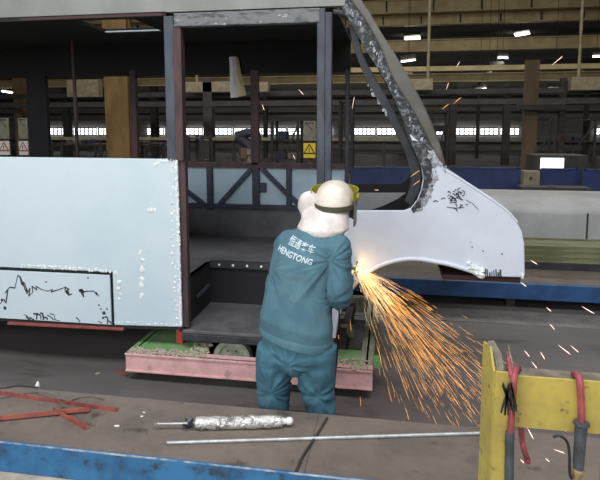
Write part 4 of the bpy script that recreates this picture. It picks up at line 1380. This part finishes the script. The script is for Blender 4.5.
# shoes
for x1 in (278, 320.5):
    an = UP(x1, 452, 3.0)
    p = Vector((an.x, an.y, 0))
    sh = MB()
    sh.loft([(p - Fd * .09 + Zd * .04, Rd, Zd, .02, .02), (p - Fd * .07 + Zd * .05, Rd, Zd, .042, .05, 2.6), (p + Zd * .058, Rd, Zd, .046, .058, 2.6), (p + Fd * .08 + Zd * .045, Rd, Zd, .05, .045, 2.6), (p + Fd * .15 + Zd * .035, Rd, Zd, .05, .035, 2.6), (p + Fd * .19 + Zd * .03, Rd, Zd, .03, .025)], 20)
    so = sh.build('shoe', m_shoe, pw)
    MB().extrude([p + Fd * (.05 + .145 * math.cos(t * math.pi / 12)) + Rd * (.053 * math.sin(t * math.pi / 12)) + Zd * .001 for t in range(24)], (0, 0, .016)).build('sole', m_tape, so)

# ================================================================== GRINDER
gr = empty('angle_grinder', GA, 'hand grinder held at the wheel arch throwing the sparks', 'grinder')
MB().lathe(GA, gax, [(-.06, 0), (-.06, .024), (0, .026), (.12, .028), ((GB - GA).length - .06, .032), ((GB - GA).length - .05, .0)], 18).build('motor_body', m_grinder, gr)
gd = (gax.cross(Zd)).normalized()
if gd.x < 0:
    gd = -gd
MB().blob(GB - gax * .02, (.034, .04, .034), 0, 0, 16, 10).build('gear_head', m_rodm, gr)
DC = GB + gax * .0 + gd * .035
dsk = MB().lathe(DC, gd, [(0, 0), (0, .058), (.004, .058), (.004, 0)], 32).build('grinding_disc', m_disc, gr)
MB().lathe(DC + gd * .004, gd, [(0, .014), (.006, .012), (.006, 0)], 12).build('disc_nut', m_rodm, dsk)
MB().tube([SH0, SH0.lerp(SH1, .3), SH1], [.01, .015, .016], 12).build('side_handle', m_tape, gr)
MB().tube(smooth_path([GA - gax * .06, GA - gax * .12 - Zd * .05, GA - gax * .12 - Zd * .3 + Rd * .0, Vector((GA.x - .06, GA.y + .05, .2)), Vector((GA.x - .1, GA.y + .05, .008)), Vector((GA.x - .5, GA.y + .06, .006))]), .005, 8).build('power_cord', m_tape, gr)

# ================================================================== SPARKS
S0 = U(355, 265, F - .06)
def sliver(mb, p, d, ln, w):
    d = d.normalized()
    a = d.orthogonal().normalized()
    b = d.cross(a)
    vs = [p]
    for t, r in ((.35, w * .8), (.8, w)):
        for j in range(4):
            th = j * math.pi / 2
            vs.append(p + d * (ln * t) + (a * math.cos(th) + b * math.sin(th)) * r)
    vs.append(p + d * ln)
    fs = [(0, 1 + (j + 1) % 4, 1 + j) for j in range(4)]
    fs += [(1 + j, 1 + (j + 1) % 4, 5 + (j + 1) % 4, 5 + j) for j in range(4)]
    fs += [(5 + j, 5 + (j + 1) % 4, 9) for j in range(4)]
    mb.add(vs, fs)
rs_ = random.Random(21)
hot, warm = MB(), MB()
for k in range(1250):
    th = R(min(82, max(24, rs_.gauss(49, 9.5))))
    if rs_.random() < .12:
        th = R(rs_.uniform(25, 78))
    rmax = 215 if th > R(30) else 130
    tgt = U(355 + rmax * math.cos(th), 265 + rmax * math.sin(th), F - .06 + rs_.uniform(-.75, .12))
    d = tgt - S0
    t = rs_.random() ** 1.25 * .97 + .01
    ln = rs_.uniform(.04, .17) * (1.2 if t < .6 else .8)
    p = S0 + d * t + Vector((rs_.gauss(0, .008), 0, rs_.gauss(0, .008) - .035 * t * t))
    dd = d.normalized() - Zd * (.10 * t)
    if (p + dd * ln).z < .02 or (p + dd * ln).z > 1.2:
        continue
    sliver(hot if t < .22 and rs_.random() < .7 else warm, p, dd, ln, rs_.uniform(.00045, .0009) * (.8 if t < .2 else 1))
for k in range(50):
    th = R(rs_.uniform(-40, 120))
    d = Vector((math.cos(th), rs_.uniform(-.6, .1), -math.sin(th)))
    sliver(hot, S0 + d.normalized() * rs_.uniform(0, .012), d, rs_.uniform(.008, .035), .0012)
sp = empty('spark_spray', S0, 'dense spray of orange sparks fanning down right from the grinder', 'sparks')
sp['kind'] = 'stuff'
tag(hot.build('hot_core', m_spark2, sp), kind='stuff')
tag(warm.build('outer_spray', m_spark, sp), kind='stuff')
# lone sparks, each an object
def lone(x, y, ang, ln_px, Y, mt, grp, lab, w=.0016):
    p = U(x, y, Y)
    q = U(x + ln_px * math.cos(R(ang)), y + ln_px * math.sin(R(ang)), Y - .02)
    mb = MB()
    sliver(mb, p, q - p, (q - p).length, w)
    tag(mb.build('spark', mt), lab, 'spark', grp)
L1, G1 = 'short pale spark flying over the floor or stand right of the spray', 'pale sparks right of the spray'
for (x, y, a, l, Y) in ((557, 344, 38, 18, 2.6), (540, 351, 60, 10, 2.8), (546, 307, 40, 7, 3.4), (581, 306, 30, 16, 3.0), (530, 260, 30, 9, 3.6), (520, 282, 35, 8, 3.6), (553, 449, 20, 13, 1.9),
                        (561, 428, 35, 6, 1.9), (527, 427, 62, 14, 1.37), (571, 466, 35, 14, 2.0), (520, 459, 45, 6, 1.35), (545, 458, 40, 6, 2.0), (570, 345, 40, 12, 2.4), (524, 350, 50, 9, 3.0),
                        (549, 323, 50, 9, 3.1), (531, 361, 50, 10, 2.6)):
    lone(x, y, a, l, Y, m_spark3, G1, L1, .0026 * Y / 3.2)
L2, G2 = 'lone thin spark falling between the worker and the main spray', 'thin sparks left of the spray'
for (x, y, a, l) in ((378, 345, 80, 22), (387, 384, 75, 20), (406, 408, 78, 13), (360, 395, 85, 12), (370, 314, 80, 14), (350, 318, 85, 14), (338, 330, 85, 10), (402, 374, 70, 18), (418, 396, 68, 16), (432, 414, 66, 13),
                     (455, 416, 68, 13), (440, 426, 70, 10)):
    lone(x, y, a, l, F - .5, m_spark, G2, L2, .0013)
L3, G3 = 'lone spark flying up in front of the hall beyond the bus opening', 'sparks flying up above the spray'
for (x, y, a, l, Y) in ((410, 177, -35, 12, 3.8), (412, 186, -35, 10, 3.8), (441, 110, -38, 10, 3.7), (453, 104, -40, 11, 3.7), (262, 104, 70, 7, 3.7), (293, 154, 70, 6, 3.7), (446, 90, -70, 8, 3.7), (456, 68, -60, 8, 3.7),
                        (551, 66, -40, 16, 3.4), (352, 110, -80, 14, 3.8), (298, 89, 45, 8, 3.8), (374, 190, 0, 5, 3.8), (333, 200, 40, 4, 3.1)):
    lone(x, y, a, l, Y, m_spark if y > 95 and x > 400 else m_spark3, G3, L3, .0018)

# ================================================================== LIGHT
def area(name, loc, target, sx, sy, power, col=(1, 1, 1), spread=None):
    ld = bpy.data.lights.new(name, 'AREA')
    ld.shape = 'RECTANGLE'
    ld.size, ld.size_y = sx, sy
    ld.energy = power
    ld.color = col
    if spread:
        ld.spread = spread
    lo = bpy.data.objects.new(name, ld)
    COL.objects.link(lo)
    lo.location = loc
    lo.rotation_euler = (Vector(target) - Vector(loc)).to_track_quat('-Z', 'Z').to_euler()
    return lo
area('camera_side_fill', (-3, -8, 5.2), (-.5, 4, 1.2), 12, 5, 1150, (.95, .98, 1))  # fill lamp added behind the camera to brighten the bus side; no gate built
area('roof_skylight', (0, -.8, 9.9), (0, .6, 0), 14, 3.0, 1250, (.97, .98, 1))
area('hall_fill_far', (-3, 20, 9.9), (-3, 20, 0), 26, 3, 1650, (1, .96, .88))  # added overhead fill that lifts the hall background; no roof opening there
area('hall_fill_mid', (0, 10, 9.9), (0, 10, 0), 24, 1.5, 200, (1, .97, .9))  # weaker fill lamp, likewise added, above the middle of the hall
pl_ = bpy.data.lights.new('spark_light', 'POINT')
pl_.energy = 1.2
pl_.color = (1, .55, .2)
pl_.shadow_soft_size = .03
po = bpy.data.objects.new('spark_light', pl_)
COL.objects.link(po)
po.location = S0 + Vector((.03, -.05, -.02))

w = bpy.data.worlds.new('world')
scn.world = w
w.use_nodes = True
w.node_tree.nodes['Background'].inputs[0].default_value = (.6, .7, .85, 1)
w.node_tree.nodes['Background'].inputs[1].default_value = .3
scn.view_settings.view_transform = 'Standard'
scn.view_settings.look = 'None'
scn.view_settings.exposure = 0.0
scn.view_settings.gamma = 1
scn.view_settings.use_curve_mapping = False
scn.cycles.use_denoising = True
scn.cycles.max_bounces = 6
scn.cycles.sample_clamp_indirect = 4
